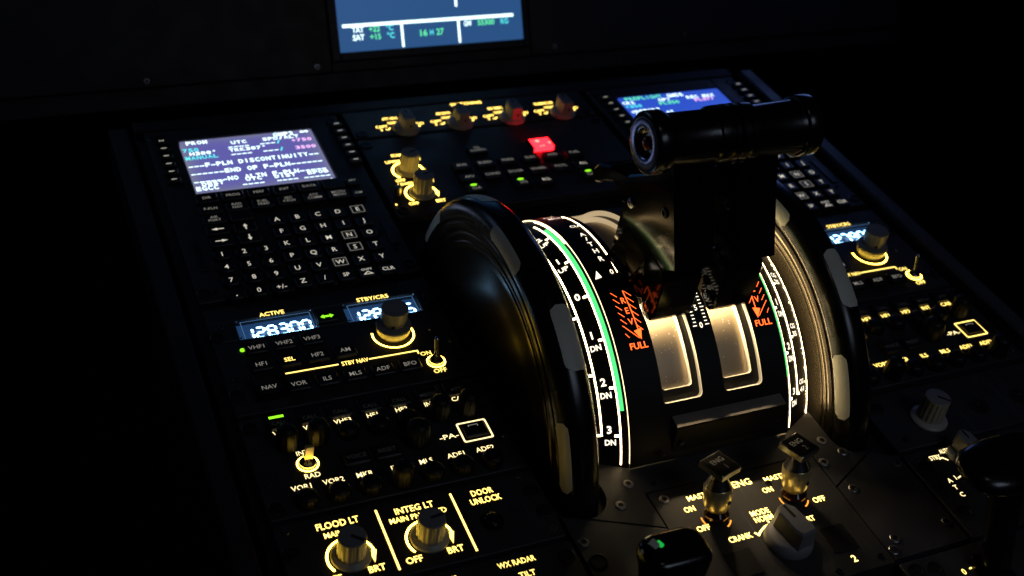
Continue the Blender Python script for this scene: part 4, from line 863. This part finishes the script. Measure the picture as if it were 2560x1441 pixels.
# master levers
def lit_gap(x, y):
    for a0, a1 in ((165, 215), (292, 330)):
        part('lit_gap', lambda: ring(7.9, 8.8, 0, 14, a0, a1), GAP, t, (x, y, 0.2), key=('gap', a0))
GAP = mat('cutout_glow', (0.3, 0.2, 0.1), 0.4, emit=(1.0, 0.36, 0.04), strength=1.5)
lit_gap(168.8, -191.4); lit_gap(220, -191.4)
def master(x, n):
    q = Vector((0, 0, 1)).rotation_difference(Vector((0, 0.285, 0.958))).to_euler()
    m_ = part('master_lever', lambda: lathe([(4.4, 4.6), (5.6, 5.4), (7.3, 9.0), (7.9, 14.5), (7.9, 19.8), (7.6, 20.2)], 48, cap=False), NICKEL, t, (x, -191.4, 0), q, smooth=True, key='ml1')
    part('collar', lambda: lathe([(3.0, 0.2), (6.6, 1.0), (7.4, 3.4), (6.0, 5.6), (3.2, 6.2)], 32, cap=False), AMBERG, m_, (0, 0, 0), world=False, smooth=True, key='ml2')
    part('cone', lambda: lathe([(7.6, 20.2), (7.5, 20.6), (3.0, 29.4), (2.9, 31)], 40, cap=False), STEEL, m_, (0, 0, 0), world=False, smooth=True, key='ml3')
    part('set_hole', lambda: lathe([(1.3, 0), (1.3, 0.3)], 14, axis='x'), HOLE, m_, (3.0, -7.15, 12.6), (0, 0, math.radians(-67)), world=False, key='ml5')
    tl = part('tile', lambda: bevbox(-8.4, 8.4, -8.2, 8.2, -1.9, 1.8, 0.5, 0.8), STEEL, m_, (0, 0, 32.6), (math.radians(11), 0, math.radians(20)), world=False, key='ml4', smooth=20)
    part('tile_face', lambda: bevbox(-7.6, 7.6, -7.4, 7.4, -0.2, 0.25, 0.15, 0.7), TILE, tl, (0, 0, 1.8), world=False, key='ml6')
    part('legend', lambda: text('ENG', 3.4, 9.2, 0.005), KLEGDL, tl, (-0.4, 2.4, 2.1), world=False, key='ml7'); part('legend', lambda: text(n, 3.6), KLEGDL, tl, (0.6, -3.2, 2.1), world=False)
KLEGDL = mat('legend_painted', (0.42, 0.42, 0.42), 0.6)
ENGR = mat('engraved_grey', (0.10, 0.10, 0.11), 0.6)
master(168.8, '1'); master(220.0, '2')

# ------------------------------------------------------------------ right-hand lower panels
t = thing('blank_panel', 'grey panel with one white fluted knob and two dark plugs, below the far audio panel', 'panel', (377.6, -155, 0))
faceplate(t, 304.6, 450.6, -178.4, -131.6, m=PLATE)
fluted_knob(t, 341.6, -159.6, math.radians(-45), 11.6, 8.0, 19.0, top=KNOBG)
for x in (382.5, 416.5): part('plug', lambda: lathe([(6.6, 0.05), (6.6, 0.5), (5.8, 0.8), (2.0, 0.8), (1.6, 0.3), (0.05, 0.3)], 28, cap=False), KEY, t, (x, -158.8, 0), smooth=True, key='plug')
part('engraved_line', lambda: quad(-0.2, 0.2, -38, 0), ENGR, t, (404, -138, 0.05)); part('engraved_line', None, None, t, (363.0, -138, 0.05), key='x') if False else None
part('engraved_line', lambda: quad(-0.2, 0.2, -22, 0), ENGR, t, (366.5, -157, 0.05))
screw(t, 315.6, -170.8, 2.2, m=SCREWD); dzus(t, 314.5, -142.5)
t = thing('transponder_panel', 'transponder panel lettered ATC, STBY and AUTO, mostly under the flap handle', 'transponder panel', (377.6, -214, 0))
faceplate(t, 304.6, 450.6, -246.6, -181.4)
for s, x, y in (('AUTO', 333.4, -185.6), ('STBY', 323.8, -188.6), ('ON', 347, -186), ('A', 320.3, -206.8), ('T', 320.2, -212.2), ('C', 320.4, -218), ('1', 325.2, -205.8), ('2', 345, -206.0), ('XPDR', 374, -187.4)):
    lettering(s, t, x, y, 3.1, 8.2 if len(s) == 4 else None, LEGW, bold=0.02)
part('tick', lambda: stroke([(325.4, -190.6), (328.0, -189.9), (330.6, -192.8)], 0.9), LEGW, t, (0, 0, 0.15)); part('tick', lambda: stroke([(333.4, -187.4), (334.2, -188.8)], 0.9), LEGW, t, (0, 0, 0.15)); part('tick', lambda: stroke([(326.6, -206.6), (329.8, -205.6), (332.4, -208.8)], 0.9), LEGW, t, (0, 0, 0.15))
for x, y in ((341.5, -192.5), (341.0, -210.0)):
    k = part('selector_knob', lambda: lathe([(9.6, 0.2), (9.6, 1.4), (8.8, 3.0), (0.05, 3.4)], 40, cap=False), KNOBS, t, (x, y, 0), smooth=True, key='xk1')
    part('grip', grip_, KNOBS, k, (x, y, 0), smooth=25, key='selg'); part('cap', None, None, k, (x, y, 14.2), key='xxc') if False else None
    part('cap', lambda: None, None, k, (x, y, 14.2), key='selc'); part('pointer_line', lambda: None, None, k, (x, y, 14.28), key='selp')
dzus(t, 313.8, -192.7, 5.0); dzus(t, 312.3, -229.4, 5.0); screw(t, 311.6, -208.5, 2.2, m=SCREWD)
t = thing('detent_panel', 'flap lever panel with a lit 0 and detent line at the lower right corner', 'flap panel', (330, -290, 0))
faceplate(t, 250.4, 450.6, -330, -249.6)
lettering('0', t, 282.9, -264.9, 3.6, None, LEG, bold=0.008)
part('rule', lambda: stroke([(287.2, -264.2), (289.4, -263.8), (299, -274)], 0.9), LEG, t, (0, 0, 0.15)); lettering('FLAPS', t, 310, -286, 3.6, None, LEG)
dzus(t, 257, -256, 4.6); dzus(t, 268, -258, 4.6)

# ------------------------------------------------------------------ speed brake and flap handles
def tube_path(prof, e=0.72):
    """lofted shape: list of (centre, half-width x, half-depth y) going up in z, superellipse sections"""
    V, F = [], []; n = 28
    for (cx, cy_, cz), a, b in prof:
        for k in range(n):
            t_ = 2 * PI * k / n; c, s = math.cos(t_), math.sin(t_)
            V.append((cx + a * abs(c) ** e * (1 if c > 0 else -1), cy_ + b * abs(s) ** e * (1 if s > 0 else -1), cz))
    for j in range(len(prof) - 1):
        for k in range(n): p, q = j * n + k, j * n + (k + 1) % n; F.append((p, q, q + n, p + n))
    F.append(tuple(reversed(range(n)))); F.append(tuple(range((len(prof) - 1) * n, len(prof) * n)))
    return V, F
GDIM = mat('lamp_green_dim', (0.02, 0.2, 0.05), 0.3, emit=(0.02, 1.0, 0.12), strength=0.45)
sb = thing('speed_brake_handle', 'glossy black speed brake handle with a flared top, in front of the engine panel', 'handle', (102.5, -246, 0))
part('shaft', lambda: tube_path([((0, 0, -4), 13.5, 9), ((0, 0.5, 20), 14, 9.2), ((0, 1, 36), 14.8, 9.6), ((0, 2, 44), 15.8, 10.2), ((0, 3, 49), 17.0, 11.2), ((0, 3.4, 53), 17.4, 11.6), ((0, 3.6, 55.6), 16.8, 11.2), ((0, 3.8, 57.4), 15.2, 10), ((0, 3.8, 58.2), 12.5, 8)], 0.5), GRIP, sb, (102.5, -246, 0), smooth=50)
part('top_window', lambda: bevbox(-4.5, 4.5, -2.4, 2.4, -0.4, 0.5, 0.2, 0.8), IVORY, sb, (90.0, -239.6, 57.3), (0, math.radians(-25), math.radians(20)), smooth=20)
part('green_lamp', lambda: bevbox(-1.2, 1.2, -1.9, 1.9, -0.4, 0.6, 0.2, 0.6), GDIM, sb, (95.0, -239.4, 58.2), (0, math.radians(-12), math.radians(20)))
fh = thing('flap_lever', 'large glossy black flap handle with a wide round head at the right edge', 'handle', (290, -270, 0))
part('head', lambda: tube_path([((0, 0, 50), 16, 9), ((0, 0.5, 53), 25, 14), ((0, 1, 57), 31, 18), ((0, 1, 60), 32.4, 19), ((0, 1, 63), 31, 18), ((0, 1, 65.5), 26.5, 15), ((0, 1, 67), 18, 10), ((0, 1, 67.4), 9, 5)]), GRIP, fh, (303, -248, 0), smooth=50)
part('shaft', lambda: tube_path([((-4, -24, -4), 8, 7), ((-2, -14, 20), 8, 7), ((0, -4, 44), 9, 7.5), ((0, -1, 54), 14, 9)]), GRIP, fh, (303, -248, 0), smooth=50)
part('gate', lambda: join(bevbox(-9, 9, -14, 14, 0, 5, 1.2, 3)), GLOSS, fh, (298, -273, 0.2), smooth=25)

print('objects', len(bpy.data.objects), 'faces', sum(len(o.data.polygons) for o in bpy.data.objects if o.type == 'MESH'))
